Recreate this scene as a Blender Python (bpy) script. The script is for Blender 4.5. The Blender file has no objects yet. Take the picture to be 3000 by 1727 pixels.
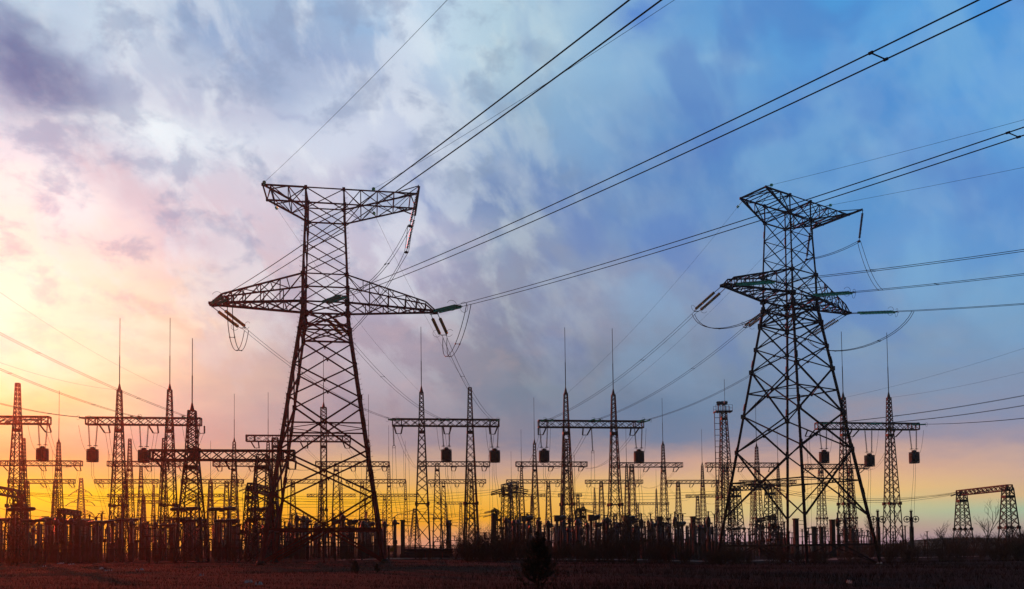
import bpy, math, random
from mathutils import Vector, Matrix
import numpy as np

random.seed(7)
RNG = np.random.default_rng(7)
scene = bpy.context.scene
ZN = []
COL = scene.collection
V = Vector

# ------------------------------------------------------------------ camera
CAMZ = 1.4
PIT, ROL, FPX, YH = 0.0423, 0.012, 2459.2, 1498.9      # photograph is 3000 x 1727
cd = bpy.data.cameras.new("camera")
cd.sensor_fit = 'HORIZONTAL'
cd.sensor_width = 36.0
cd.lens = FPX / 3000 * 36
cd.shift_y = (YH - 863.5) / 3000
cd.clip_start = 0.1
cd.clip_end = 9000
cam = bpy.data.objects.new("camera", cd)
COL.objects.link(cam)
cp, sp, cr, sr = math.cos(PIT), math.sin(PIT), math.cos(ROL), math.sin(ROL)
_r0, _f, _u0 = V((1, 0, 0)), V((0, cp, sp)), V((0, -sp, cp))
_r = _r0 * cr + _u0 * -sr
_u = _r0 * sr + _u0 * cr
cam.matrix_world = Matrix(((_r.x, _u.x, -_f.x, 0), (_r.y, _u.y, -_f.y, 0), (_r.z, _u.z, -_f.z, CAMZ), (0, 0, 0, 1)))
scene.camera = cam


def ray(x, y):
    """direction (y component = 1) from the camera through a point of the photograph"""
    a, b = (x - 1500) / FPX, (YH - y) / FPX
    d = _r * a + _u * b + _f
    return d / d.y


def at(x, y, Y):
    return V((0, 0, CAMZ)) + ray(x, y) * Y


def at_z(x, y, z):
    d = ray(x, y)
    return V((0, 0, CAMZ)) + d * ((z - CAMZ) / d.z)


def px(p):
    q = V(p) - V((0, 0, CAMZ))
    w = q.dot(_f)
    return 1500 + FPX * q.dot(_r) / w, YH - FPX * q.dot(_u) / w


# ------------------------------------------------------------------ sky
world = bpy.data.worlds.new("World")
scene.world = world
world.use_nodes = True
SUN_AZ, SUN_EL = math.radians(-33), math.radians(14)


class Nodes:
    def __init__(s, tree):
        s.t = tree
        tree.nodes.clear()

    def n(s, typ, **kw):
        nd = s.t.nodes.new(typ)
        for k, v in kw.items():
            setattr(nd, k, v)
        return nd

    def put(s, inp, v):
        if isinstance(v, bpy.types.NodeSocket):
            s.t.links.new(v, inp)
        else:
            inp.default_value = v

    def m(s, op, a, b=0.0, c=0.0, clamp=False):
        nd = s.n('ShaderNodeMath', operation=op, use_clamp=clamp)
        for i, v in enumerate((a, b, c)):
            s.put(nd.inputs[i], v)
        return nd.outputs[0]

    def vm(s, op, a, b=(0, 0, 0)):
        nd = s.n('ShaderNodeVectorMath', operation=op)
        s.put(nd.inputs[0], a)
        s.put(nd.inputs[1], b)
        return nd.outputs[0]

    def mix(s, f, a, b, blend='MIX'):
        nd = s.n('ShaderNodeMix', data_type='RGBA', blend_type=blend)
        s.put(nd.inputs[0], f)
        s.put(nd.inputs[6], a)
        s.put(nd.inputs[7], b)
        return nd.outputs[2]

    def rng(s, v, a, b, c=0.0, d=1.0, smooth=True):
        nd = s.n('ShaderNodeMapRange', interpolation_type='SMOOTHSTEP' if smooth else 'LINEAR')
        for i, k in enumerate((v, a, b, c, d)):
            s.put(nd.inputs[i], k)
        return nd.outputs[0]

    def noise(s, vec, scale, detail=4.0, rough=0.5, dist=0.0, w=None):
        nd = s.n('ShaderNodeTexNoise', noise_dimensions='3D')
        s.put(nd.inputs['Vector'], vec)
        nd.inputs['Scale'].default_value = scale
        nd.inputs['Detail'].default_value = detail
        nd.inputs['Roughness'].default_value = rough
        nd.inputs['Distortion'].default_value = dist
        return nd

    def ramp(s, fac, stops, interp='LINEAR'):
        nd = s.n('ShaderNodeValToRGB')
        e = nd.color_ramp.elements
        nd.color_ramp.interpolation = interp
        while len(e) > 1:
            e.remove(e[0])
        for i, (p, c) in enumerate(stops):
            el = e[0] if i == 0 else e.new(p)
            el.position = p
            el.color = (*c, 1)
        s.put(nd.inputs[0], fac)
        return nd.outputs[0]

    def comb(s, x, y, z=0.0):
        nd = s.n('ShaderNodeCombineXYZ')
        for i, v in enumerate((x, y, z)):
            s.put(nd.inputs[i], v)
        return nd.outputs[0]


def lin(c):
    return tuple((v / 255 / 12.92) if v / 255 <= 0.04045 else ((v / 255 + 0.055) / 1.055) ** 2.4 for v in c)


def azel(x, y):
    d = ray(x, y).normalized()
    return math.atan2(d.x, d.y), math.asin(d.z)


# colours of this evening's sky by bearing and height above the horizon
SKY = {
    0: [(0, (186, 210, 234)), (150, (150, 165, 205)), (280, (205, 212, 230)), (450, (240, 232, 238)), (600, (255, 238, 226)),
        (750, (255, 244, 214)), (900, (255, 249, 186)), (1050, (255, 242, 144)), (1150, (254, 226, 112)), (1250, (248, 200, 108)),
        (1330, (242, 172, 98)), (1400, (246, 200, 84)), (1455, (255, 226, 36)), (1540, (255, 180, 18)), (1600, (250, 160, 46))],
    500: [(0, (150, 180, 214)), (150, (182, 198, 222)), (300, (190, 196, 220)), (420, (216, 226, 240)), (520, (212, 206, 222)),
          (650, (226, 206, 220)), (750, (240, 208, 204)), (850, (248, 216, 188)), (950, (245, 207, 172)), (1100, (236, 192, 158)),
          (1200, (226, 178, 156)), (1300, (212, 160, 146)), (1390, (232, 178, 112)), (1450, (255, 206, 46)), (1520, (255, 182, 22)),
          (1600, (255, 180, 84))],
    1000: [(0, (146, 176, 212)), (150, (136, 162, 206)), (300, (168, 184, 216)), (450, (196, 204, 228)), (600, (206, 200, 218)),
           (750, (200, 190, 208)), (900, (186, 172, 192)), (1050, (176, 157, 172)), (1200, (166, 146, 160)), (1300, (178, 150, 152)),
           (1390, (238, 184, 112)), (1470, (255, 192, 46)), (1540, (252, 168, 52)), (1600, (242, 166, 120))],
    1500: [(0, (186, 214, 240)), (150, (180, 208, 236)), (300, (164, 192, 228)), (450, (142, 172, 220)), (550, (122, 154, 208)),
           (700, (142, 158, 202)), (850, (148, 150, 184)), (1000, (142, 140, 166)), (1150, (118, 130, 158)), (1280, (134, 130, 152)),
           (1370, (196, 158, 142)), (1450, (253, 194, 88)), (1520, (252, 182, 66)), (1590, (216, 160, 152))],
    2000: [(0, (84, 154, 226)), (150, (108, 168, 230)), (300, (92, 152, 220)), (450, (78, 140, 212)), (600, (76, 132, 206)),
           (750, (112, 147, 206)), (900, (138, 150, 191)), (1050, (125, 140, 176)), (1200, (98, 127, 166)), (1290, (120, 130, 158)),
           (1370, (210, 164, 144)), (1440, (250, 205, 124)), (1510, (240, 205, 134)), (1580, (205, 165, 172))],
    2500: [(0, (52, 150, 230)), (150, (62, 150, 230)), (300, (58, 138, 221)), (450, (66, 137, 216)), (600, (76, 143, 216)),
           (750, (96, 150, 215)), (900, (110, 150, 205)), (1050, (120, 150, 194)), (1180, (124, 142, 176)), (1280, (166, 146, 158)),
           (1370, (232, 178, 138)), (1440, (250, 205, 128)), (1485, (206, 206, 152)), (1550, (200, 166, 152)), (1600, (188, 150, 170))],
    3000: [(0, (52, 142, 230)), (150, (66, 148, 228)), (300, (68, 150, 230)), (450, (75, 146, 225)), (600, (76, 141, 220)),
           (750, (82, 145, 219)), (900, (96, 146, 206)), (1050, (118, 146, 190)), (1200, (130, 141, 176)), (1300, (166, 150, 164)),
           (1380, (215, 176, 152)), (1450, (226, 192, 142)), (1490, (172, 200, 166)), (1540, (180, 166, 152)), (1600, (150, 130, 152))]}
# single clouds and gaps: (x, y, half width, half height, tilt, colour, strength)
SPOTS = [
    (35, 150, 160, 90, -25, (74, 96, 156), .9), (180, 250, 120, 45, -30, (134, 142, 178), .6), (300, 60, 130, 70, 20, (205, 226, 240), .6),
    (430, 355, 190, 48, -10, (238, 250, 255), .85), (130, 310, 120, 36, 12, (240, 246, 250), .7), (210, 440, 190, 46, -28, (204, 184, 200), .6),
    (520, 640, 260, 70, -18, (222, 190, 198), .45), (640, 700, 130, 30, -8, (196, 166, 186), .7), (90, 560, 120, 60, 0, (255, 246, 240), .7),
    (870, 335, 80, 14, -8, (134, 148, 196), .7), (930, 300, 130, 60, 30, (205, 220, 240), .55), (1000, 400, 200, 50, 14, (212, 222, 240), .6),
    (720, 120, 170, 60, -40, (122, 158, 206), .6), (1090, 60, 110, 50, -30, (110, 162, 214), .6), (1300, 120, 170, 130, 0, (200, 226, 246), .65),
    (1560, 90, 130, 110, 10, (176, 208, 240), .6), (1885, 25, 80, 40, 20, (22, 116, 222), .9), (2140, 150, 70, 42, 0, (146, 194, 238), .6),
    (2060, 250, 160, 50, -20, (124, 180, 234), .4), (1180, 590, 200, 50, -4, (118, 146, 202), .85), (1430, 600, 180, 70, 8, (98, 132, 196), .7),
    (1530, 530, 50, 60, 30, (176, 190, 224), .7), (1620, 350, 140, 90, 0, (120, 168, 216), .5), (1150, 720, 190, 60, 0, (196, 192, 216), .5),
    (1350, 800, 170, 40, 10, (132, 138, 186), .5), (2340, 330, 260, 120, 15, (66, 128, 216), .6), (2000, 470, 200, 50, 16, (78, 128, 208), .5),
    (2560, 470, 240, 50, 22, (112, 166, 232), .45), (1920, 620, 160, 46, 14, (108, 158, 222), .5), (2750, 640, 220, 70, 20, (98, 156, 228), .4),
    (1790, 840, 190, 60, 14, (158, 160, 196), .6), (0, 890, 260, 150, 0, (255, 255, 226), .95), (170, 1000, 160, 90, 0, (255, 246, 196), .6),
    (420, 900, 220, 36, -10, (244, 190, 156), .55), (330, 940, 130, 40, -14, (255, 240, 214), .5), (500, 880, 120, 22, -6, (255, 226, 196), .5),
    (1940, 1240, 330, 70, -3, (92, 122, 164), .45), (2850, 250, 200, 70, 14, (42, 142, 234), .5), (2620, 60, 200, 50, 14, (96, 168, 238), .45),
    (640, 480, 120, 40, 10, (222, 228, 240), .5), (330, 560, 150, 40, -24, (216, 194, 206), .45), (20, 20, 110, 60, 0, (200, 226, 242), .6)]

W = Nodes(world.node_tree)
tc = W.n('ShaderNodeTexCoord').outputs['Generated']
dirv = W.vm('NORMALIZE', tc)
sep = W.n('ShaderNodeSeparateXYZ')
W.put(sep.inputs[0], dirv)
dx, dy, dz = sep.outputs
# clouds lie on a high flat layer: project the direction on it for the finer structure
lay = W.m('DIVIDE', 1.0, W.m('ADD', W.m('MAXIMUM', dz, 0.0), 0.22))
cl = W.comb(W.m('MULTIPLY', dx, lay), W.m('MULTIPLY', dy, lay), W.m('MULTIPLY', dz, 1.3))
AZ0 = W.m('ARCTAN2', dx, dy)
EL0 = W.m('ARCSINE', dz)
n1 = W.noise(cl, 3.2, 4, 0.48, 0.1)
sn = W.n('ShaderNodeSeparateXYZ')
W.put(sn.inputs[0], W.vm('SUBTRACT', n1.outputs['Color'], (0.5, 0.5, 0.5)))
n2 = W.noise(cl, 13.0, 4, 0.6)
s2 = W.n('ShaderNodeSeparateXYZ')
W.put(s2.inputs[0], W.vm('SUBTRACT', n2.outputs['Color'], (0.5, 0.5, 0.5)))
calm = W.rng(EL0, 0.03, 0.2)                        # the air near the horizon is even
AZ = W.m('ADD', AZ0, W.m('MULTIPLY', calm, W.m('ADD', W.m('MULTIPLY', sn.outputs[0], 0.17), W.m('MULTIPLY', s2.outputs[0], 0.05))))
EL = W.m('ADD', EL0, W.m('MULTIPLY', W.m('ADD', W.m('MULTIPLY', calm, 0.95), 0.05),
                         W.m('ADD', W.m('MULTIPLY', sn.outputs[1], 0.09), W.m('MULTIPLY', s2.outputs[1], 0.035))))
ELMAX = 0.66
col = None
prev = None
for x in sorted(SKY):
    stops = []
    for y, c in reversed(SKY[x]):
        el = azel(x, y)[1]
        stops.append((min(1, max(0, (el + 0.03) / ELMAX)), lin(c)))
    rp = W.ramp(W.m('DIVIDE', W.m('ADD', EL, 0.03), ELMAX), stops)
    az = azel(x, 1300)[0]
    if col is None:
        col = rp
    else:
        col = W.mix(W.rng(AZ, prev, az, smooth=False), col, rp)
    prev = az
for (x, y, a, b, tilt, c, k) in SPOTS:
    az, el = azel(x, y)
    ra, rb = a / 2459 * math.cos(az), b / 2459 * math.cos(el)
    t = math.radians(tilt)
    du, dv = W.m('SUBTRACT', AZ, az), W.m('SUBTRACT', EL, el)
    p = W.m('ADD', W.m('MULTIPLY', du, math.cos(t) / ra), W.m('MULTIPLY', dv, math.sin(t) / ra))
    q = W.m('ADD', W.m('MULTIPLY', du, -math.sin(t) / rb), W.m('MULTIPLY', dv, math.cos(t) / rb))
    d2 = W.m('ADD', W.m('MULTIPLY', p, p), W.m('MULTIPLY', q, q))
    f = W.m('MULTIPLY', W.m('POWER', 2.718, W.m('MULTIPLY', d2, -1.0)), k)
    col = W.mix(f, col, (*lin(c), 1))
# mottled fine cloud: thick grey and thin bright parts, strongest high on the left
ta = math.radians(-52)
pa = W.m('ADD', W.m('MULTIPLY', AZ0, math.cos(ta)), W.m('MULTIPLY', EL0, math.sin(ta)))
pb = W.m('ADD', W.m('MULTIPLY', AZ0, -math.sin(ta)), W.m('MULTIPLY', EL0, math.cos(ta)))
streak = W.comb(W.m('MULTIPLY', pa, 7.0), W.m('MULTIPLY', pb, 11.0), 0.3)
n3 = W.noise(streak, 1.5, 6, 0.55, 0.2)
n4 = W.noise(W.comb(W.m('MULTIPLY', AZ0, 8.0), W.m('MULTIPLY', EL0, 12.0), 4.7), 2.1, 7, 0.58, 0.2)
leftw = W.m('MULTIPLY', W.rng(AZ0, 0.2, -0.1, 0.12, 1.0), W.rng(EL0, 0.1, 0.34))
fz = W.m('MULTIPLY', W.rng(n3.outputs[0], 0.46, 0.62), leftw)
col = W.mix(W.m('MULTIPLY', fz, 0.42), col, (*lin((236, 242, 248)), 1))
fd = W.m('MULTIPLY', W.rng(n4.outputs[0], 0.47, 0.66), leftw)
shade = W.mix(W.rng(EL0, 0.2, 0.36), (*lin((214, 174, 176)), 1), (*lin((128, 150, 190)), 1))
col = W.mix(W.m('MULTIPLY', fd, 0.55), col, shade)
n5 = W.noise(W.comb(W.m('MULTIPLY', pa, 5.5), W.m('MULTIPLY', pb, 7.0), 9.1), 1.3, 4, 0.5, 0.3)
soft = W.m('MULTIPLY', W.rng(AZ0, -0.1, 0.15), W.rng(EL0, 0.12, 0.3))
col = W.mix(W.m('MULTIPLY', W.rng(n5.outputs[0], 0.5, 0.68), W.m('MULTIPLY', soft, 0.42)), col, (*lin((126, 182, 234)), 1))
col = W.mix(W.m('MULTIPLY', W.rng(n5.outputs[0], 0.5, 0.34), W.m('MULTIPLY', soft, 0.5)), col, (*lin((58, 114, 206)), 1))
for (x, y, a, b, k) in ((30, 165, 135, 75, .7), (150, 245, 100, 40, .35)):      # the heavy cloud bank at the upper left
    az, el = azel(x, y)
    p = W.m('MULTIPLY', W.m('SUBTRACT', W.m('ADD', W.m('MULTIPLY', AZ, .6), W.m('MULTIPLY', AZ0, .4)), az), 2459 * 1.2 / a)
    q = W.m('MULTIPLY', W.m('SUBTRACT', W.m('ADD', W.m('MULTIPLY', EL, .6), W.m('MULTIPLY', EL0, .4)), el), 2459 / b)
    d2 = W.m('ADD', W.m('MULTIPLY', p, p), W.m('MULTIPLY', q, q))
    col = W.mix(W.m('MULTIPLY', W.m('POWER', 2.718, W.m('MULTIPLY', d2, -1.0)), k), col, (*lin((92, 110, 160)), 1))
tint = W.mix(W.rng(AZ0, -0.14, 0.02), (1, 1, 1, 1), (0.82, 0.9, 0.84, 1))
tint = W.mix(W.rng(AZ0, 0.12, 0.42), tint, (0.98, 1.0, 0.88, 1))
col = W.mix(W.rng(EL0, 0.08, 0.22), col, W.mix(1.0, col, tint, 'MULTIPLY'))
hsv = W.n('ShaderNodeHueSaturation')
W.put(hsv.inputs['Color'], col)
W.put(hsv.inputs['Saturation'], W.m('ADD', W.rng(EL0, 0.03, 0.16, 1.06, 0.85), W.m('MULTIPLY', W.rng(AZ0, 0.0, 0.4), W.rng(EL0, 0.05, 0.3, 0.0, 0.08))))
col = hsv.outputs[0]
front = W.m('MULTIPLY', W.rng(dy, 0.1, 0.45), W.rng(EL0, 0.9, 0.64))
nish = W.n('ShaderNodeTexSky', sky_type='NISHITA')
nish.sun_disc = False
nish.sun_elevation = SUN_EL
nish.sun_rotation = SUN_AZ
bg1 = W.n('ShaderNodeBackground')
W.put(bg1.inputs[0], nish.outputs[0])
bg1.inputs[1].default_value = 0.02
bg2 = W.n('ShaderNodeBackground')
W.put(bg2.inputs[0], col)
bg2.inputs[1].default_value = 1.0
mx = W.n('ShaderNodeMixShader')
W.put(mx.inputs[0], front)
W.t.links.new(bg1.outputs[0], mx.inputs[1])
W.t.links.new(bg2.outputs[0], mx.inputs[2])
wo = W.n('ShaderNodeOutputWorld')
W.t.links.new(mx.outputs[0], wo.inputs[0])

# ------------------------------------------------------------------ sun and exposure
sl = bpy.data.lights.new("sun", 'SUN')
sl.energy = 2.0
sl.angle = math.radians(0.5)
sl.color = (1.0, 0.07, 0.025)
sun = bpy.data.objects.new("sun", sl)
COL.objects.link(sun)
sd = V((math.sin(SUN_AZ) * math.cos(SUN_EL), math.cos(SUN_AZ) * math.cos(SUN_EL), math.sin(SUN_EL)))
sun.rotation_euler = sd.to_track_quat('Z', 'Y').to_euler()
scene.view_settings.view_transform = 'Standard'
scene.view_settings.look = 'None'
scene.view_settings.gamma = 1
scene.view_settings.exposure = 0
scene.cycles.max_bounces = 6
scene.cycles.volume_bounces = 0


# ------------------------------------------------------------------ materials
def mat(name, base, rough=0.6, metal=0.0, var=0.4, scale=3.0, alt=None, bump=0.0, trans=0.0, spec=0.5):
    m = bpy.data.materials.new(name)
    m.use_nodes = True
    N = Nodes(m.node_tree)
    out = N.n('ShaderNodeOutputMaterial')
    b = N.n('ShaderNodeBsdfPrincipled')
    N.t.links.new(b.outputs[0], out.inputs[0])
    co = N.n('ShaderNodeTexCoord').outputs['Object']
    nz = N.noise(co, scale, 5, 0.6)
    f = N.rng(nz.outputs[0], 0.3, 0.7)
    a2 = alt if alt else tuple(v * (1 - var) for v in base)
    N.put(b.inputs['Base Color'], N.mix(f, (*base, 1), (*a2, 1)))
    N.put(b.inputs['Roughness'], N.m('ADD', N.m('MULTIPLY', nz.outputs[0], 0.3), rough - 0.15))
    b.inputs['Metallic'].default_value = metal
    b.inputs['Specular IOR Level'].default_value = spec
    if trans:
        b.inputs['Transmission Weight'].default_value = trans
    if bump:
        bp = N.n('ShaderNodeBump')
        bp.inputs['Strength'].default_value = bump
        N.put(bp.inputs['Height'], nz.outputs[0])
        N.t.links.new(bp.outputs[0], b.inputs['Normal'])
    return m


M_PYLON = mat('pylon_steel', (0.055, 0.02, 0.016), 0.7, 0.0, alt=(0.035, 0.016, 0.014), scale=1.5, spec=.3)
M_FLARE_RED = mat('flare_red_steel', (0.26, 0.036, 0.03), 0.75, 0.0, alt=(0.11, 0.024, 0.02), scale=1.5, spec=.25)  # red-brown steel with the flare's red glow painted into the base colour
M_OLIVE = mat('olive_glass', (0.45, 0.4, 0.13), 0.25, 0.0, var=.3, trans=0.45)
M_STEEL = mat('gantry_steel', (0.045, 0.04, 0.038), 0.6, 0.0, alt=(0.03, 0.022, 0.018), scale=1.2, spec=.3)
M_WIRE = mat('aluminium_wire', (0.035, 0.034, 0.036), 0.6, 0.0, spec=.2)
M_GLASS = mat('green_glass', (0.16, 0.7, 0.48), 0.2, 0.0, var=.2, trans=0.6)
M_PORC = mat('brown_porcelain', (0.10, 0.055, 0.02), 0.3, 0.0, scale=5)
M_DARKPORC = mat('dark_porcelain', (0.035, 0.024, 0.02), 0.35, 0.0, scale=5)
M_GREYPORC = mat('grey_porcelain', (0.05, 0.052, 0.06), 0.35, 0.0, scale=4)
M_CONC = mat('weathered_concrete', (0.085, 0.072, 0.06), 0.9, 0.0, alt=(0.045, 0.04, 0.036), scale=1.6, bump=.3)
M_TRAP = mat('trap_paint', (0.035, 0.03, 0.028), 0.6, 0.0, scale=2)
M_WHITE = mat('pale_paint', (0.5, 0.5, 0.5), 0.5, 0.0, var=.2)
M_YELLOW = mat('yellow_sign_paint', (0.55, 0.33, 0.03), 0.5, 0.0, var=.3, scale=6)
M_GLINT = mat('pale_glint', (0.72, 0.72, 0.76), 0.8, 0.0, alt=(0.4, 0.38, 0.37), scale=9, bump=.4)  # pale colour that paints in the glints of puddles and ice
M_BARK = mat('bare_twigs', (0.05, 0.035, 0.022), 0.9, 0.0, scale=6)
M_BRUSH = mat('dry_brush', (0.075, 0.05, 0.026), 0.9, 0.0, scale=3)
M_NEEDLE = mat('pine_needles', (0.02, 0.034, 0.014), 0.7, 0.0, scale=4)
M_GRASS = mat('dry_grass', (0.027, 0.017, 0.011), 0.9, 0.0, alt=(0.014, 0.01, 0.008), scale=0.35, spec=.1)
M_ROAD = mat('pale_dirt', (0.3, 0.25, 0.2), 0.95, 0.0, alt=(0.14, 0.11, 0.085), scale=1.3, bump=.3)
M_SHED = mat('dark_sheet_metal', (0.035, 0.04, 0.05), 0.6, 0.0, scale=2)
M_RED = mat('faded_red_paint', (0.3, 0.03, 0.02), 0.6, 0.0, scale=4)


def ground_material():
    m = bpy.data.materials.new('heath_ground')
    m.use_nodes = True
    N = Nodes(m.node_tree)
    out = N.n('ShaderNodeOutputMaterial')
    b = N.n('ShaderNodeBsdfPrincipled')
    N.t.links.new(b.outputs[0], out.inputs[0])
    co = N.n('ShaderNodeTexCoord').outputs['Object']
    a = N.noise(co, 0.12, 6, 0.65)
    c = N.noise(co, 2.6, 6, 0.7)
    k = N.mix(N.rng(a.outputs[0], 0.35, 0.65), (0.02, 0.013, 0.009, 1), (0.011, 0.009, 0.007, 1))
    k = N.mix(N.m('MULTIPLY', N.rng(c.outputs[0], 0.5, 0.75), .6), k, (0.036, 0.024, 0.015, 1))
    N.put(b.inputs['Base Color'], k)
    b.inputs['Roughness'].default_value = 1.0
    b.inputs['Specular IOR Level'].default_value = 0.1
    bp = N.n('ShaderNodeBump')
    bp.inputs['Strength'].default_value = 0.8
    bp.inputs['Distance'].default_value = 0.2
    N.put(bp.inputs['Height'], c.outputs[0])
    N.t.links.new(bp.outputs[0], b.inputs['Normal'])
    return m


M_GROUND = ground_material()


# ------------------------------------------------------------------ mesh helpers
class MB:
    def __init__(s):
        s.v, s.f, s.sm = [], [], False

    def frame(s, p, q, up=None):
        d = (q - p)
        L = d.length
        d = d / L if L > 1e-9 else V((0, 0, 1))
        ref = up if up is not None else (V((0, 0, 1)) if abs(d.z) < 0.95 else V((0, 1, 0)))
        a = d.cross(ref)
        if a.length < 1e-6:
            a = d.cross(V((1, 0, 0)))
        a.normalize()
        return d, a, a.cross(d)

    def prism(s, p, q, prof, up=None):
        p, q = V(p), V(q)
        d, a, b = s.frame(p, q, up)
        k, n = len(s.v), len(prof)
        for c in (p, q):
            for (x, y) in prof:
                s.v.append(c + a * x + b * y)
        for i in range(n):
            j = (i + 1) % n
            s.f.append((k + i, k + j, k + n + j, k + n + i))
        s.f.append(tuple(k + n - 1 - i for i in range(n)))
        s.f.append(tuple(k + n + i for i in range(n)))

    def bar(s, p, q, w, h=None):
        h = (h or w) / 2
        w = w / 2
        s.prism(p, q, [(-w, -h), (w, -h), (w, h), (-w, h)])

    def angle(s, p, q, w, up=None, t=None):
        """rolled steel angle"""
        t = t or w * 0.2
        o = w * 0.35
        s.prism(p, q, [(-o, -o), (w - o, -o), (w - o, t - o), (t - o, t - o), (t - o, w - o), (-o, w - o)], up)

    def box(s, c, size, rz=0.0):
        c = V(c)
        ca, sa = math.cos(rz), math.sin(rz)
        k = len(s.v)
        for z in (-.5, .5):
            for (x, y) in ((-.5, -.5), (.5, -.5), (.5, .5), (-.5, .5)):
                X, Y = x * size[0], y * size[1]
                s.v.append(c + V((X * ca - Y * sa, X * sa + Y * ca, z * size[2])))
        for f in ((0, 3, 2, 1), (4, 5, 6, 7), (0, 1, 5, 4), (1, 2, 6, 5), (2, 3, 7, 6), (3, 0, 4, 7)):
            s.f.append(tuple(k + i for i in f))

    def tube(s, pts, r, n=5, r2=None, cap=True):
        pts = [V(p) for p in pts]
        k = len(s.v)
        m = len(pts)
        a0 = None
        for i, p in enumerate(pts):
            t = (pts[min(i + 1, m - 1)] - pts[max(i - 1, 0)])
            t.normalize()
            if a0 is None:
                a = t.cross(V((0, 0, 1)) if abs(t.z) < .9 else V((0, 1, 0)))
            else:
                a = a0 - t * a0.dot(t)
            if a.length < 1e-6:
                a = t.cross(V((1, 0, 0)))
            a.normalize()
            a0 = a
            b = t.cross(a)
            rr = r if r2 is None else r + (r2 - r) * i / (m - 1)
            for j in range(n):
                w = 2 * math.pi * j / n
                s.v.append(p + a * math.cos(w) * rr + b * math.sin(w) * rr)
        for i in range(m - 1):
            for j in range(n):
                j2 = (j + 1) % n
                s.f.append((k + i * n + j, k + i * n + j2, k + (i + 1) * n + j2, k + (i + 1) * n + j))
        if cap:
            s.f.append(tuple(k + n - 1 - j for j in range(n)))
            s.f.append(tuple(k + (m - 1) * n + j for j in range(n)))

    def lathe(s, prof, base=(0, 0, 0), axis=(0, 0, 1), n=10):
        base, ax = V(base), V(axis).normalized()
        a = ax.cross(V((0, 1, 0)) if abs(ax.y) < .9 else V((1, 0, 0))).normalized()
        b = ax.cross(a)
        k = len(s.v)
        for (r, z) in prof:
            for j in range(n):
                w = 2 * math.pi * j / n
                s.v.append(base + ax * z + (a * math.cos(w) + b * math.sin(w)) * r)
        for i in range(len(prof) - 1):
            for j in range(n):
                j2 = (j + 1) % n
                s.f.append((k + i * n + j, k + i * n + j2, k + (i + 1) * n + j2, k + (i + 1) * n + j))
        s.f.append(tuple(k + n - 1 - j for j in range(n)))
        e = k + (len(prof) - 1) * n
        s.f.append(tuple(e + j for j in range(n)))

    def ring(s, c, axis, R, r, n=16, k=5, a0=0.0, a1=2 * math.pi):
        c, ax = V(c), V(axis).normalized()
        a = ax.cross(V((0, 0, 1)) if abs(ax.z) < .9 else V((1, 0, 0))).normalized()
        b = ax.cross(a)
        s.tube([c + (a * math.cos(t) + b * math.sin(t)) * R for t in [a0 + (a1 - a0) * i / n for i in range(n + 1)]], r, k)

    def mesh(s, name, m, origin=None):
        o = V(origin) if origin is not None else V((0, 0, 0))
        me = bpy.data.meshes.new(name)
        me.from_pydata([tuple(p - o) for p in s.v], [], s.f)
        me.materials.append(m)
        if s.sm:
            me.polygons.foreach_set('use_smooth', [True] * len(me.polygons))
        me.update()
        return me

    def build(s, name, m, parent=None, origin=None):
        """link as one mesh object; geometry is in world coordinates"""
        if parent is not None:
            origin = (parent.parent or parent).location
        elif origin is None:
            origin = V((0, 0, 0))
        o = bpy.data.objects.new(name, s.mesh(name, m, origin))
        COL.objects.link(o)
        if parent is not None:
            o.parent = parent
        else:
            o.location = origin
        return o


def tag(o, label, cat, group=None, kind=None):
    if label:
        o['label'] = label
    if cat:
        o['category'] = cat
    if group:
        o['group'] = group
    if kind or cat:
        o['kind'] = kind or 'thing'
    return o


def thing(name, loc, label=None, cat=None, group=None):
    o = bpy.data.objects.new(name, None)
    o.empty_display_size = 0.3
    o.location = V(loc)
    COL.objects.link(o)
    return tag(o, label, cat, group)


def dup(root, loc, rz=None):
    r = root.copy()
    COL.objects.link(r)
    r.location = V(loc)
    if rz is not None:
        r.rotation_euler = (0, 0, rz)
    for ch in root.children:
        c = ch.copy()
        COL.objects.link(c)
        c.parent = r
        for g in ch.children:
            d = g.copy()
            COL.objects.link(d)
            d.parent = c
    return r


# ------------------------------------------------------------------ ground
def sm(a, b, x):
    t = min(1, max(0, (x - a) / (b - a)))
    return t * t * (3 - 2 * t)


def gz(x, y):
    """height of the ground"""
    r = sm(-12, 28, x)
    z = 0.03 - 0.62 * r * sm(20, 110, y)
    z -= 0.75 * math.exp(-((x - 33) / 17) ** 2 - ((y - 96) / 13) ** 2)          # hollow at the right pylon
    z -= 0.006 * max(0, y - 160)
    if y < 120:
        z += 0.07 * math.sin(x * .31 + y * .17) * math.sin(y * .23 - x * .11) + 0.035 * math.sin(x * 1.1 + 1.7 * y)
    return z


def add_ground():
    xs = np.concatenate([-np.geomspace(1500, 82, 12), np.linspace(-80, 80, 134), np.geomspace(82, 1500, 12)])
    ys = np.concatenate([np.linspace(-60, 10, 12), np.linspace(11.5, 130, 100), np.geomspace(133, 900, 20)])
    v = [(x, y, gz(x, y)) for y in ys for x in xs]
    n = len(xs)
    f = [(j * n + i, j * n + i + 1, (j + 1) * n + i + 1, (j + 1) * n + i) for j in range(len(ys) - 1) for i in range(n - 1)]
    me = bpy.data.meshes.new('ground')
    me.from_pydata(v, [], f)
    me.polygons.foreach_set('use_smooth', [True] * len(f))
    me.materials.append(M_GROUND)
    o = bpy.data.objects.new('ground', me)
    COL.objects.link(o)
    tag(o, None, None, kind='structure')


add_ground()


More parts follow.
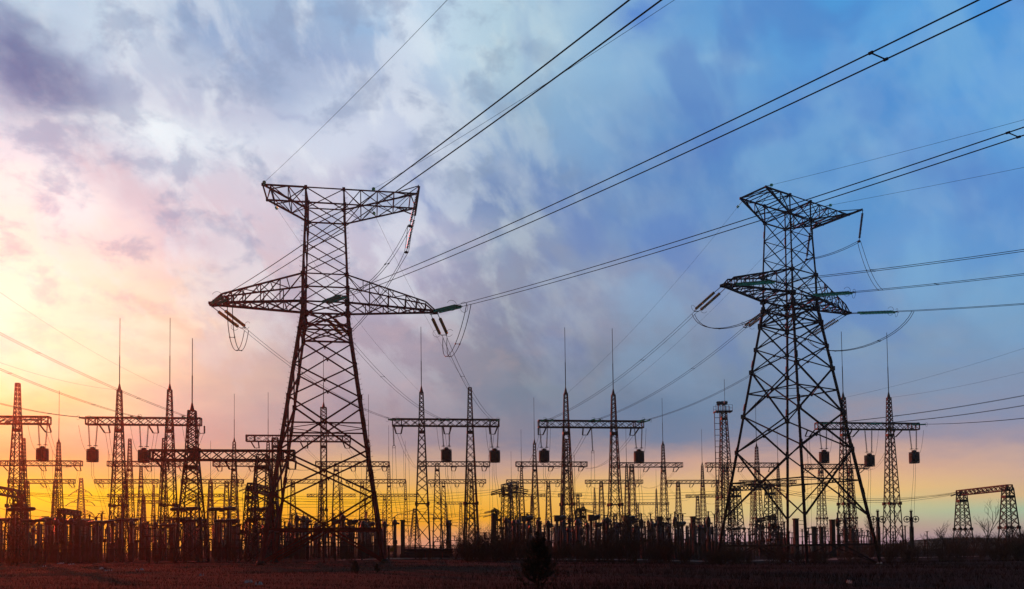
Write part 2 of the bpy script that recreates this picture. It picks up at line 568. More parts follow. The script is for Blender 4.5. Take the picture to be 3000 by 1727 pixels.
def add_road():
    v, f = [], []
    for i in range(90):
        x = -22 + i * 1.4
        yc = 108 + 0.05 * x + 1.2 * math.sin(x * .06)
        w = 1.7 + .35 * math.sin(x * .9) + .2 * math.sin(x * 2.3)
        for t in (-1, -.3, .3, 1):
            y = yc + t * w
            v.append((x, y, gz(x, y) + .03 + .06 * (1 - abs(t))))
    for i in range(89):
        for k in range(3):
            a = i * 4 + k
            f.append((a, a + 4, a + 5, a + 1))
    me = bpy.data.meshes.new('dirt_road')
    me.from_pydata(v, [], f)
    me.materials.append(M_ROAD)
    o = bpy.data.objects.new('dirt_road', me)
    COL.objects.link(o)
    tag(o, None, None, kind='structure')


add_road()


def add_ridge():
    v, f = [], []
    n = 160
    for i in range(n):
        x = -1400 + 2800 * i / (n - 1)
        y = 700 + 60 * math.sin(i * .21)
        h = 3.2 + 2.2 * math.sin(i * .37 + 1) + 1.4 * math.sin(i * 1.13) + RNG.uniform(-.8, .8)
        g = gz(x, y)
        v += [(x, y - 60, g - 3), (x, y, g + 3 + max(.6, h)), (x, y + 90, g - 4)]
    for i in range(n - 1):
        a = i * 3
        f += [(a, a + 3, a + 4, a + 1), (a + 1, a + 4, a + 5, a + 2)]
    me = bpy.data.meshes.new('distant_ridge')
    me.from_pydata(v, [], f)
    me.materials.append(M_GROUND)
    o = bpy.data.objects.new('distant_ridge', me)
    COL.objects.link(o)
    tag(o, None, None, kind='structure')


add_ridge()

# ------------------------------------------------------------------ insulators
_scache = {}


def string_mesh(n, r, m):
    key = (n, round(r, 3), m.name)
    if key not in _scache:
        b = MB()
        prof = []
        spc = 1.0 / n
        for i in range(n):
            z = i * spc
            prof += [(r * .28, z + spc * .05), (r, z + spc * .34), (r * .9, z + spc * .5), (r * .3, z + spc * .62)]
        b.lathe([(r * .28, 0)] + prof + [(r * .28, 1)], n=9)
        b.sm = False
        _scache[key] = b.mesh('insulator_discs', m)
    return _scache[key]


def string_obj(p, q, r, m, parent=None, name='insulator_string'):
    """a string of discs from p to q"""
    p, q = V(p), V(q)
    L = (q - p).length
    n = max(5, min(36, int(round(L / (r * 1.15)))))
    o = bpy.data.objects.new(name, string_mesh(n, r, m))
    COL.objects.link(o)
    o.rotation_euler = (q - p).to_track_quat('Z', 'Y').to_euler()
    o.scale = (1, 1, L)
    if parent is not None:
        o.parent = parent
        o.location = p - parent.location
    else:
        o.location = p
    return o


def sag(p, q, s, n=14):
    p, q = V(p), V(q)
    return [p.lerp(q, t) - V((0, 0, 4 * s * t * (1 - t))) for t in [i / n for i in range(n + 1)]]


def side(d):
    h = V((d.y, -d.x, 0))
    return h.normalized() if h.length > 1e-6 else V((1, 0, 0))


def twin(name, pts, sepn, r, label, cat, group, spacers=(), n=5):
    """twin bundle: two wires and their spacers move together"""
    t = thing(name, pts[0], label, cat, group)
    pts = [V(p) for p in pts]
    rows = []
    for k in (-1, 1):
        row = []
        for i, p in enumerate(pts):
            d = pts[min(i + 1, len(pts) - 1)] - pts[max(i - 1, 0)]
            row.append(p + side(d) * k * sepn / 2)
        rows.append(row)
        b = MB()
        b.tube(row, r, n)
        b.build('wire', M_WIRE, t)
    for i in spacers:
        b = MB()
        a, c = rows[0][i], rows[1][i]
        b.bar(a, c, r * 1.2)
        dd = (pts[min(i + 1, len(pts) - 1)] - pts[max(i - 1, 0)]).normalized()
        for e in (a, c):
            b.bar(e - dd * r * 3, e + dd * r * 3, r * 2.8)
        b.build('spacer', M_WIRE, t)
    return t


def one_wire(name, pts, r, label, cat, group, n=4):
    b = MB()
    b.tube(pts, r, n)
    o = b.build(name, M_WIRE, None, pts[0])
    return tag(o, label, cat, group)


def tension_set(P, D, label, group, sepn=.62, link=.9, slen=3.3, r=.15, m=None, ring=.42, name='tension_insulator'):
    """two parallel disc strings that hold a bundle; returns the yoke end"""
    P, D = V(P), V(D).normalized()
    s = side(D)
    up = s.cross(D)
    t = thing(name, P, label, 'insulator', group)
    E = P + D * (link + slen + .35)
    hw, sh = MB(), MB()
    for k in (-1, 1):
        a = P + s * k * sepn / 2 * .9
        b0 = P + D * link + s * k * sepn / 2
        b1 = P + D * (link + slen) + s * k * sepn / 2
        sh.bar(a, b0, .06)
        string_obj(b0, b1, r, m or M_GLASS, t)
        hw.bar(b1, E + s * k * .24, .05)
        if ring:
            g = MB()
            g.ring(b1 + s * k * ring * .75 - D * .1, D + s * k * .25, ring, .018, 18, 5, .5, 5.8)
            g.build('arcing_ring', M_WIRE, t)
    hw.bar(E - s * .34, E + s * .34, .07)
    sh.bar(P - s * sepn * .6, P + s * sepn * .6, .07)
    hw.build('yoke', M_STEEL, t)
    sh.build('shackle', M_STEEL, t)
    return E


# ------------------------------------------------------------------ the two big pylons
HT, HM, HL, ZTOP, ZTL, ZMU, ZML = 1.871, 2.145, 2.171, 36.35, 34.22, 27.51, 24.68
LA, RA, OUT, MARM, MT = 6.06, 9.33, 3.79, 11.2, .34


class Pylon:
    def __init__(s, X, Y, yaw, dz, hB, zb, panels, rings, label, m):
        s.m = m
        s.X, s.Y, s.c, s.s, s.dz, s.hB, s.zb = X, Y, math.cos(yaw), math.sin(yaw), dz + CAMZ, hB, zb
        s.gz = zb + s.dz
        s.t = thing('lattice_pylon', (X, Y, s.gz), label, 'pylon', 'big lattice pylons in front of the substation')
        s.make(panels, rings)

    def w(s, u, v, z):
        return V((s.X + u * s.c - v * s.s, s.Y + u * s.s + v * s.c, z + s.dz))

    def hw(s, z):
        pts = [(s.zb, s.hB), (ZML - .9, HL), (ZML, HL), (ZMU, HM), (ZTL, HT), (ZTOP + 1, HT)]
        for (a, x), (b, y) in zip(pts, pts[1:]):
            if z <= b:
                return x + (y - x) * (z - a) / (b - a)
        return HT

    def make(s, panels, rings):
        w, t = s.w, s.t
        out = {}
        # legs, each with its own climbing pegs and concrete stub
        for su in (-1, 1):
            for sv in (-1, 1):
                b = MB()
                zs = [s.zb - .3, panels[1], ZML - .9, ZML, ZMU, ZTL, ZTOP]
                ws = [.32, .28, .26, .22, .17, .15]
                for z0, z1, q in zip(zs, zs[1:], ws):
                    b.angle(w(su * s.hw(z0), sv * s.hw(z0), z0), w(su * s.hw(z1), sv * s.hw(z1), z1 + .05), q, w(-su, -sv, 0) - w(0, 0, 0) , q * .3)
                for z in np.arange(s.zb + 3, ZTOP, 5.2):      # splice plates
                    h = s.hw(z)
                    b.bar(w(su * h, sv * h, z), w(su * s.hw(z + .8), sv * s.hw(z + .8), z + .8), .3 if z < ZML else .18)
                if sv == -1 and su == (1 if s.X < 0 else -1) or (sv == -1 and su == -1):
                    for i, z in enumerate(np.arange(s.zb + 2.5, ZTOP - .5, .52)):
                        h = s.hw(z)
                        p = w(su * h, sv * h, z)
                        e = w(su * (h + .34), sv * (h + .02), z + .02)
                        b.tube([p, e, e + V((0, 0, .09))], .016, 4)
                leg = b.build('leg', s.m, t)
                f = MB()
                p = w(su * s.hB, sv * s.hB, s.zb)
                f.lathe([(.5, -.5), (.46, .12), (.3, .34), (.28, .36)], p, n=8)
                f.build('concrete_footing', M_CONC, leg)
        # body lattice
        low, up = MB(), MB()
        faces = [((-1, -1), (1, -1)), ((1, -1), (1, 1)), ((1, 1), (-1, 1)), ((-1, 1), (-1, -1))]

        def corner(c, z):
            h = s.hw(z)
            return w(c[0] * h, c[1] * h, z)
        for z0, z1 in zip(panels, panels[1:]):
            q = .17 if z1 - z0 > 4 else .14
            for a, c in faces:
                low.angle(corner(a, z0), corner(c, z1), q)
                low.angle(corner(c, z0), corner(a, z1), q)
                m = (corner(a, (z0 + z1) / 2) + corner(c, (z0 + z1) / 2)) / 2
                low.box(m, (.16, .16, .24), math.atan2(s.s, s.c))
            for c in ((-1, -1), (1, -1), (1, 1), (-1, 1)):
                q = .42 if z1 in panels[2:4] else .34
                low.box(corner(c, z1), (q, q, .5), math.atan2(s.s, s.c))
        for z in rings:
            for a, c in faces:
                low.angle(corner(a, z), corner(c, z), .22 if z == rings[-1] else .15)
            for k in range(4):
                a, c = faces[k], faces[(k + 1) % 4]
                low.bar((corner(a[0], z) + corner(a[1], z)) / 2, (corner(c[0], z) + corner(c[1], z)) / 2, .07)
        # struts from the lowest ring to the ground line
        zr = rings[-1]
        for a, c in faces:
            m = (corner(a, zr) + corner(c, zr)) / 2
            if s.X < 0:
                low.bar(m, V((m.x, m.y, s.gz + .05)), .09)
            low.angle((corner(a, s.zb + .15) * .97 + corner(c, s.zb + .15) * .03), m, .16)
            low.angle((corner(c, s.zb + .15) * .97 + corner(a, s.zb + .15) * .03), m, .16)
        low.build('body_lattice', s.m, t)
        uz = [ZML, (ZML + ZMU) / 2, ZMU] if False else [ZML, ZMU]
        nk = 3
        ulist = [ZML, ZMU] + [ZMU + (ZTL - ZMU) * i / nk for i in range(1, nk + 1)] + [ZTOP]
        for z0, z1 in zip(ulist, ulist[1:]):
            for a, c in faces:
                up.angle(corner(a, z0), corner(c, z1), .09)
                up.angle(corner(c, z0), corner(a, z1), .09)
            if z1 in (ZMU, ZTL, ZTOP):
                for a, c in faces:
                    up.angle(corner(a, z1), corner(c, z1), .13)
        for z in (ZML, ZML - 1.2, ZML - 2.9):
            for a, c in faces:
                up.angle(corner(a, z), corner(c, z), .17)
                m = (corner(a, z) + corner(c, z)) / 2
                if z > ZML - 2:
                    up.bar(corner(a, z - 1.6), m, .1)
                    up.bar(corner(c, z - 1.6), m, .1)
            up.bar(corner((-1, -1), z), corner((1, 1), z), .1)
            up.bar(corner((1, -1), z), corner((-1, 1), z), .1)
            for c in ((-1, -1), (1, -1), (1, 1), (-1, 1)):
                up.box(corner(c, z), (.5, .5, .6) if z == ZML else (.4, .4, .5), math.atan2(s.s, s.c))
        for z, q in ((ZMU, .4), (ZTL, .3), (ZTOP, .28)):
            for c in ((-1, -1), (1, -1), (1, 1), (-1, 1)):
                up.box(corner(c, z), (q, q, .34), math.atan2(s.s, s.c))
        up.build('neck_lattice', s.m, t)
        # top crossarm, short end and long end
        for su, L, nn in ((-1, LA, 2), (1, RA, 4)):
            b = MB()
            for sv in (-1, 1):
                R0, R1, T = w(su * HT, sv * HT, ZTL), w(su * HT, sv * HT, ZTOP), w(su * L, sv * HT, ZTOP)
                b.angle(R0, T, .17)
                b.angle(R1, T, .15)
                lo, hi = R0, R1
                for i in range(1, nn + 1):
                    f = i / (nn + .45)
                    l2, h2 = R0.lerp(T, f), R1.lerp(T, f)
                    b.bar(l2, h2, .08)
                    b.angle(lo if i % 2 else hi, h2 if i % 2 else l2, .09)
                    b.angle(hi if i % 2 else lo, l2 if i % 2 else h2, .08)
                    lo, hi = l2, h2
                b.box(T, (.2, .2, .26))
            for z0 in (0, 1):
                for i in range(nn + 1):
                    f0, f1 = i / (nn + .45), min(1, (i + 1) / (nn + .45))
                    Z = lambda f: (ZTL + (ZTOP - ZTL) * f) if z0 else ZTOP
                    U = lambda f: su * (HT + (L - HT) * f)
                    k = 1 if i % 2 else -1
                    b.angle(w(U(f0), k * HT, Z(f0)), w(U(f1), -k * HT, Z(f1)), .07)
                    b.bar(w(U(f1), -HT, Z(f1)), w(U(f1), HT, Z(f1)), .09)
            b.angle(w(su * L, -HT, ZTOP), w(su * L, HT, ZTOP), .16)
            if su == 1:       # outrigger bar for the jumper strings
                b.angle(w(L, -OUT, ZTOP), w(L, OUT, ZTOP), .2)
                for sv in (-1, 1):
                    b.angle(w(L - 2.2, sv * HT, ZTOP), w(L, sv * OUT, ZTOP), .1)
                    b.angle(w(L - 1.4, sv * HT, ZTOP - .35), w(L, sv * OUT, ZTOP - .05), .09)
            b.build('top_crossarm', s.m, t)
            # lower crossarm
            b = MB()
            kn = [.28, .52, .74, .88]
            for sv in (-1, 1):
                R0, R1, T = w(su * HL, sv * HL, ZML), w(su * HM, sv * HM, ZMU), w(su * MARM, sv * MT, ZML)
                K = w(su * (MARM - 1.05), sv * (MT + .12), ZML + .9)
                b.angle(R0, T, .22)
                b.angle(R1, K, .15)
                b.angle(K, T, .15)
                lo, hi = R0, R1
                for i, f in enumerate(kn + [1]):
                    h2 = R1.lerp(K, f)
                    l2 = R0.lerp(T, f * (MARM - 1.05 - HL) / (MARM - HL))
                    b.bar(l2, h2, .085)
                    b.angle(hi, l2, .09)
                    if i == 1:
                        b.angle(lo, h2, .08)
                    lo, hi = l2, h2
            fr = [0, .2, .4, .58, .75, .9, 1]
            for z0 in (0, 1):
                for i, (f0, f1) in enumerate(zip(fr, fr[1:])):
                    k = 1 if i % 2 else -1
                    if z0 and f1 > .9:
                        continue
                    A = lambda f, q: w(su * (HL + (MARM - HL) * f), q * (HL + (MT - HL) * f), ZML)
                    B = lambda f, q: w(su * (HM + (MARM - 1.05 - HM) * f), q * (HM + (MT + .12 - HM) * f), ZMU + (ZML + .9 - ZMU) * f)
                    F = B if z0 else A
                    b.angle(F(f0, k), F(f1, -k), .08 if z0 else .13)
                    if not z0:
                        b.angle(F(f0, -k), F(f1, k), .1)
                    b.bar(F(f1, 1), F(f1, -1), .1 if not z0 else .08)
            b.box(w(su * MARM, 0, ZML), (.5, .9, .24), math.atan2(s.s, s.c))
            b.build('lower_crossarm', s.m, t)


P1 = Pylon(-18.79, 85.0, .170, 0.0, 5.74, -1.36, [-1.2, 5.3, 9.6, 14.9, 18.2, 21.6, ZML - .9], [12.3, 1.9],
           'near lattice steel pylon on the left, glowing red at its left arm', M_FLARE_RED)
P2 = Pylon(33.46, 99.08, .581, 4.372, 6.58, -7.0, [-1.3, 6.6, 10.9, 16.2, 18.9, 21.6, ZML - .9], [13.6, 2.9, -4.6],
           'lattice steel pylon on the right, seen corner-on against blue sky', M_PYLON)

# ------------------------------------------------------------------ gantries
YAWG = .13
GC, GS = math.cos(YAWG), math.sin(YAWG)
HB = 375 / FPX * 130 + CAMZ          # all portal beams of the yard hang at one height


def col_width(z, zg, H):
    k = (z - zg) / max(1e-6, H)
    return 2.45 - (2.45 - .8) * k if k < 1 else .8 - (.36) * (k - 1) / .3


def lattice_column(b, base, H, mast, wscale=1.0, leg=.15, br=.075, yaw=YAWG, straight=None):
    """square tapering lattice column of height H (beam) + mast above"""
    ca, sa = math.cos(yaw), math.sin(yaw)

    def P(su, sv, z):
        if straight:
            wd = straight(z / H)
        else:
            k = z / H
            wd = 2.45 - 1.62 * k if k < 1 else max(.4, .83 - 1.25 * (k - 1))
        wd *= wscale / 2
        return base + V(((su * ca - sv * sa) * wd, (su * sa + sv * ca) * wd, z))
    top = H + mast
    zs = [0]
    while zs[-1] < top - .3:
        k = zs[-1] / H
        step = (2.3 if k < .38 else (1.15 if k < 1 else .62)) * (1.1 if not straight else 1)
        zs.append(min(top, zs[-1] + step))
    cs = ((-1, -1), (1, -1), (1, 1), (-1, 1))
    for c in cs:
        cuts = [0, .4 * H, H] + ([top] if mast > .1 else [])
        for z0, z1 in zip(cuts, cuts[1:]):
            b.angle(P(*c, z0), P(*c, z1), leg if z0 < H - .1 else leg * .75, V((-c[0], -c[1], 0)))
    for i, (z0, z1) in enumerate(zip(zs, zs[1:])):
        for k in range(4):
            a, c = cs[k], cs[(k + 1) % 4]
            b.bar(P(*a, z0), P(*c, z1), br)
            b.bar(P(*c, z0), P(*a, z1), br)
    for z in (.4 * H,):
        for k in range(4):
            b.bar(P(*cs[k], z), P(*cs[(k + 1) % 4], z), .12)
            b.box(P(*cs[k], z), (.4, .4, .5), yaw)
    for k in range(4):
        b.bar(P(*cs[k], H - 1.35), P(*cs[(k + 1) % 4], H - 1.35), .16, .4)
        b.bar(P(*cs[k], top), P(*cs[(k + 1) % 4], top), .09)
    return top


def truss_beam(b, A, B, h, d, ch=.15, br=.075, panel=1.38):
    """box truss from A to B (centre line of its top), height h, depth d"""
    ax = (B - A)
    L = ax.length
    ax /= L
    nrm = V((-ax.y, ax.x, 0)).normalized()
    n = max(3, int(round(L / panel)))

    def P(i, sv, lo):
        return A + ax * (L * i / n) + nrm * sv * d / 2 - V((0, 0, h if lo else 0))
    for sv in (-1, 1):
        for lo in (0, 1):
            b.bar(P(0, sv, lo), P(n, sv, lo), ch)
        for i in range(n):
            b.bar(P(i, sv, 0), P(i + 1, sv, 1), br)
            b.bar(P(i, sv, 1), P(i + 1, sv, 0), br)
            b.box((P(i, sv, 0) + P(i + 1, sv, 1)) / 2, (.2, .06, .16), math.atan2(ax.y, ax.x))
        for i in (0, 1, n - 1, n):
            b.bar(P(i, sv, 0), P(i, sv, 1), ch)
    for lo in (0, 1):
        for i in range(n):
            b.bar(P(i, -1 if i % 2 else 1, lo), P(i + 1, 1 if i % 2 else -1, lo), br)
        for i in (0, n):
            b.bar(P(i, -1, lo), P(i, 1, lo), ch)


GANTRY = {}


class Gantry:
    """portal with lattice columns, box beam and lightning rods, placed by where its beam shows"""

    def __init__(s, key, x0, x1, ytop, cols, label, group, D=None, h=1.05, dep=1.05, wsc=1.0, br=.075, ch=.15, straight=None, zb=None):
        xm = (x0 + x1) / 2
        if D is None:
            c = at_z(xm, ytop, HB)
        else:
            c = at(xm, ytop, D)
        s.z = c.z
        s.c = c
        s.A, s.B = s.hit(x0), s.hit(x1)
        s.h, s.dep = h, dep
        base = V((c.x, c.y, gz(c.x, c.y)))
        s.t = thing('portal_gantry', base, label, 'gantry', group)
        b = MB()
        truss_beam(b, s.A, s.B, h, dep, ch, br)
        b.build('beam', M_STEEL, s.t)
        s.cols = []
        for (x, ymast, yrod) in cols:
            p = s.hit(x)
            g = gz(p.x, p.y)
            bt = V((p.x, p.y, g - .1))
            H = s.z - h / 2 - g
            mast = 0.2
            if ymast:
                mast = max(.3, at(x, ymast, p.y).z - .1 - g - H - (1.0 if yrod else 0))
            m = MB()
            top = lattice_column(m, bt, H, mast, wsc, .16 if wsc > .9 else .14, br, YAWG, straight)
            tp = bt + V((0, 0, top))
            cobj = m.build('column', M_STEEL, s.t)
            if yrod:
                r = MB()
                zt = at(x, yrod, p.y).z
                r.lathe([(.3, 0), (.22, .35), (.1, .9), (.075, 1.0)], tp, n=6)
                mid = tp.z + 1.0 + (zt - tp.z - 1.0) * .42
                r.tube([tp + V((0, 0, .95)), V((tp.x, tp.y, mid))], .07, 5)
                r.tube([V((tp.x, tp.y, mid)), V((tp.x, tp.y, zt))], .045, 5)
                r.build('lightning_rod', M_STEEL, cobj)
            f = MB()
            f.box(bt + V((0, 0, .05)), (2.9 * wsc, 2.9 * wsc, .3), YAWG)
            f.build('footing', M_CONC, cobj)
            s.cols.append(tp)
        GANTRY[key] = s

    def hit(s, x):
        """point of the beam's vertical plane on bearing x, at the beam top's height"""
        d = ray(x, 1400)
        k = (s.c.y - s.c.x * GS / GC) / (1 - d.x * GS / GC)
        return V((d.x * k, k, s.z))

    def low(s, x, near):
        """lower chord on bearing x, near or far side"""
        p = s.hit(x)
        n = V((GS, -GC, 0)) * (s.dep / 2 if near else -s.dep / 2)
        return p + n - V((0, 0, s.h + .05))


G1 = 'front row gantries with lightning masts'
G2 = 'second row gantries'
G3 = 'third row gantries'
G4 = 'far rows of gantries'
Gantry('A', -175, 143, 1221, [(48.6, 1120, None), (-95, 1120, None)], 'front-row lattice gantry cut off by the left edge, mast without rod', G1)
Gantry('B', 253, 588, 1225, [(348, 1120, 933), (496, 1120, 932)], 'red-lit front-row gantry left of the left pylon, two rod-tipped masts', G1)
Gantry('C', 1151, 1463, 1229.5, [(1236.5, 1128, 958), (1379, 1133, None)], 'front-row gantry right of the left pylon, its right mast rodless', G1)
Gantry('D', 1580, 1886, 1234, [(1661, 1132, 960), (1801, 1136, 963)], 'front-row gantry mid-right between the big pylons, two rod-tipped masts', G1)
Gantry('E', 2396, 2693, 1240.5, [(2477, 1145, 972), (2611, 1145, 975)], 'front-row gantry behind the right pylon with three hanging dark drums', G1)
Gantry('F', 722, 1027, 1277, [(948.5, 1175, 1043), (806, None, None)], 'gantry straight behind the left pylon with narrow straight columns', 'gantries behind the left pylon', D=148,
       straight=lambda k: .95 if k > .35 else .95 + (.35 - k) * 2.2)
Gantry('G', 443, 862, 1321, [(562, 1175, 992), (770, None, None)], 'low heavy gantry just left of the left pylon, thickest beam', 'gantries behind the left pylon', D=100,
       h=1.12, dep=1.2, ch=.19, br=.1, straight=lambda k: max(.62, 3.3 - 2.0 * k) if k <= 1 else max(.55, 1.0 - .5 * (k - 1)))
Gantry('A2', -2, 239, 1351, [(68, 1282, None), (171, 1281, 1145)], 'second-row gantry under the far-left front gantry', G2)
Gantry('B2', 316, 546, 1352.5, [(379.6, 1284, None), (479, 1282, None)], 'second-row gantry behind the red-lit front gantry, masts without rods', G2)
Gantry('H2', 625, 845, 1353, [(686, 1280, 1154), (785.5, 1282, 1150)], 'second-row gantry just left of the left pylon, two thin rods', G2)
Gantry('F2', 925, 1141, 1353.5, [(985, None, None), (1080.5, 1283, 1156)], 'second-row gantry crossing the right leg of the left pylon', G2)
Gantry('C2', 1224, 1435, 1353.5, [(1281, None, None), (1377.5, None, None)], 'second-row gantry right behind the front gantry with the rodless right mast', G2)
Gantry('D2', 1512, 1720, 1354, [(1567, 1285, 1165), (1660, 1285, None)], 'second-row gantry left of centre, one rod, left of the middle drum pair', G2)
Gantry('M2', 1795, 1999, 1356.5, [(1851, None, None), (1944, 1289, 1167)], 'second-row gantry left of the floodlight mast', G2)
Gantry('E2', 2069, 2280, 1357, [(2126, None, None), (2218.5, 1296, 1178)], 'second-row gantry behind the floodlight mast and the right pylon', G2)
Gantry('K2', 2358, 2544, 1361, [(2405, None, None), (2492, None, None)], 'second-row gantry under the dark drums behind the right pylon, no rods', G2)
for k, (x0, x1, y, cols, lab) in enumerate([
        (25, 219, 1405.5, [(79, None, None), (163, None, None)], 'third-row gantry low at the far left before the yellow glow'),
        (279, 464, 1405.5, [(368, None, None), (413, 1364, None)], 'third-row gantry seen through the red-lit gantry columns'),
        (532, 713, 1405.5, [(617, 1401, 1292), (664, None, None)], 'third-row gantry under the low heavy gantry'),
        (840, 955, 1405.5, [(858, None, None), (940, None, None)], 'third-row gantry seen between the left pylon legs'),
        (1014, 1188, 1405.5, [(1061, None, None), (1139.5, 1352, 1247)], 'third-row gantry just right of the left pylon, tall thin rod'),
        (1255, 1423, 1406, [(1299, None, None), (1382, None, None)], 'third-row gantry between the two columns right of the left pylon'),
        (1484, 1647, 1406, [(1528, 1352, 1259), (1606, None, None)], 'third-row gantry left of centre behind the anchor portal'),
        (1715, 1882, 1407, [(1761, None, None), (1836, 1352, 1257)], 'third-row gantry under the right drum of the middle gantry'),
        (1953, 2104, 1407.5, [(1986, None, None), (2058, 1352, 1258)], 'third-row gantry just left of the floodlight mast'),
        (2167, 2330, 1408, [(2205, None, None), (2280, 1350, 1260)], 'third-row gantry seen between the right pylon legs')]):
    Gantry('R3_%d' % k, x0, x1, y, cols, lab, G3, br=.085)
for k, (x0, x1, y, cols, lab) in enumerate([
        (316, 463, 1448, [(352, None, None), (421, None, None)], 'far gantry seen below the red-lit gantry, in yellow glow'),
        (553, 655, 1448, [(578, None, None), (616, 1424, None)], 'far gantry low under the heavy gantry'),
        (900, 1040, 1448, [(938, None, None), (1000, 1401, 1330)], 'far gantry inside the left pylon legs over orange sky'),
        (1105, 1226, 1448, [(1126, None, None), (1188, 1401, 1292)], 'far gantry right of the left pylon base'),
        (1462, 1595, 1448, [(1498, 1403, 1323), (1558, None, None)], 'far gantry crossing the anchor portal'),
        (1635, 1703, 1447, [(1648, None, None), (1692, None, None)], 'short far gantry beside the middle-right front column'),
        (2009, 2121, 1450, [(2042, None, None), (2099, 1404, 1324)], 'far gantry left of the floodlight mast base'),
        (1687, 1773, 1473, [(1706, None, None), (1741, 1428, None)], 'farthest gantry right of the middle column, pointed mast'),
        (1832, 1958, 1473, [(1866, None, None), (1922, 1428, 1374)], 'farthest gantry left of the floodlight mast, thin rod'),
        (1281, 1366, 1471, [(1306, None, None), (1349, None, None)], 'farthest gantry between the columns near the bare bush'),
        (408, 472, 1467, [(420, None, None), (450, 1420, None)], 'farthest gantry in the yellow glow right of the red gantry')]):
    Gantry('R4_%d' % k, x0, x1, y, cols, lab, G4, br=.1)

# right hand low portal and the low anchor portals inside the yard
RP = at(2809, 1438, 146)
RQ = at(2957, 1421, 131)


def low_portal(key, p, q, legs, label, h=.9, legw=2.4, topw=1.0, D=.9):
    """low portal: beam p-q (tops of the beam), lattice legs at the given fractions"""
    m = (p + q) / 2
    t = thing('anchor_portal', (m.x, m.y, gz(m.x, m.y)), label, 'portal', 'low anchor portals')
    b = MB()
    truss_beam(b, p, q, h, D, .15, .08, 1.3)
    b.build('beam', M_STEEL, t)
    ya = math.atan2(q.y - p.y, q.x - p.x)
    for f in legs:
        c = p.lerp(q, f)
        g = gz(c.x, c.y)
        cb = MB()
        H = c.z - h * .5 - g
        lattice_column(cb, V((c.x, c.y, g - .05)), H, .1, 1, .16, .085, ya, lambda k: legw + (topw - legw) * min(1, k))
        cb.build('column', M_STEEL, t)
    return t


low_portal('RP', RP, RQ, (.06, .97), 'low anchor portal standing alone at the far right', .85, 2.5, 1.1)
low_portal('AP', at(1478, 1421, 168), at(1510, 1412, 176), (.2, .8), 'anchor portal seen end-on left of centre with strings both sides', 1.4, 2.9, 1.5, 1.4)
low_portal('LP', at(-40, 1421, 104), at(62, 1440, 112), (.02, .96), 'low anchor portal at the left edge before the yellow glow', .9, 2.2, 1.0)
low_portal('BP', at(178, 1491, 118), at(228, 1499, 124), (.05, .95), 'small low portal between the two left gantries', .6, 1.2, .7)
low_portal('CP', at(735, 1416, 108), at(802, 1437, 118), (.03, .95), 'low anchor portal sloping behind the left pylon left leg', .9, 2.3, 1.1)
low_portal('EP', at(2146, 1425, 150), at(2262, 1419, 160), (.06, .94), 'anchor portal seen inside the right pylon legs', .9, 2.6, 1.3)
low_portal('DP', at(2218, 1522, 150), at(2268, 1508, 150), (.1, .9), 'small anchor portal low inside the right pylon', .6, 1.6, .9)
low_portal('SP', at(1447, 1489, 150), at(1462, 1497, 150), (.1, .9), 'narrow dark portal left of the bare bush', .6, 1.3, .9)
low_portal('TP', at(1690, 1491, 150), at(1712, 1487, 150), (.15, .85), 'narrow portal beside the middle-right front column', .6, 1.2, .9)

# ------------------------------------------------------------------ line spans from the pylons to the front gantries
GN = {'A': 'far-left gantry', 'B': 'red-lit gantry', 'C': 'gantry right of the left pylon', 'D': 'mid-right gantry', 'E': 'gantry behind the right pylon',
      'F': 'gantry behind the left pylon', 'G': 'low heavy gantry'}
PHASE = {'A': (124,), 'B': (271, 421, 571), 'C': (1165, 1308, 1450), 'D': (1593, 1729, 1870), 'E': (2410, 2544, 2676), 'F': (745, 878, 1010)}
POS = ('left', 'middle', 'right')
GRN = 'green tension insulators on front gantries'


def dirv_of(phi):
    a = math.radians(phi)
    return V((math.sin(a), -math.cos(a), 0))


PN = {1: 'left pylon', 2: 'right pylon'}


def fit_near(A, phi, pix, b=None):
    """slope and curvature of a span leaving A on bearing phi so that it passes the observed points"""
    d = dirv_of(phi)
    n = V((d.y, -d.x, 0))
    rows, rhs = [], []
    for (x, y) in pix:
        r = ray(x, y)
        s = n.dot(A) / n.dot(r)
        Q = V((0, 0, CAMZ)) + r * s
        al = d.dot(Q - A)
        wgt = 1 / (s if s > 1 else 1)
        if b is None:
            rows.append([al * wgt, al * al * wgt])
            rhs.append((Q.z - A.z) * wgt)
        else:
            rows.append([al * wgt])
            rhs.append((Q.z - A.z - b * al * al) * wgt)
    c = np.linalg.lstsq(np.array(rows), np.array(rhs), rcond=None)[0]
    return float(c[0]), (float(c[1]) if b is None else b)


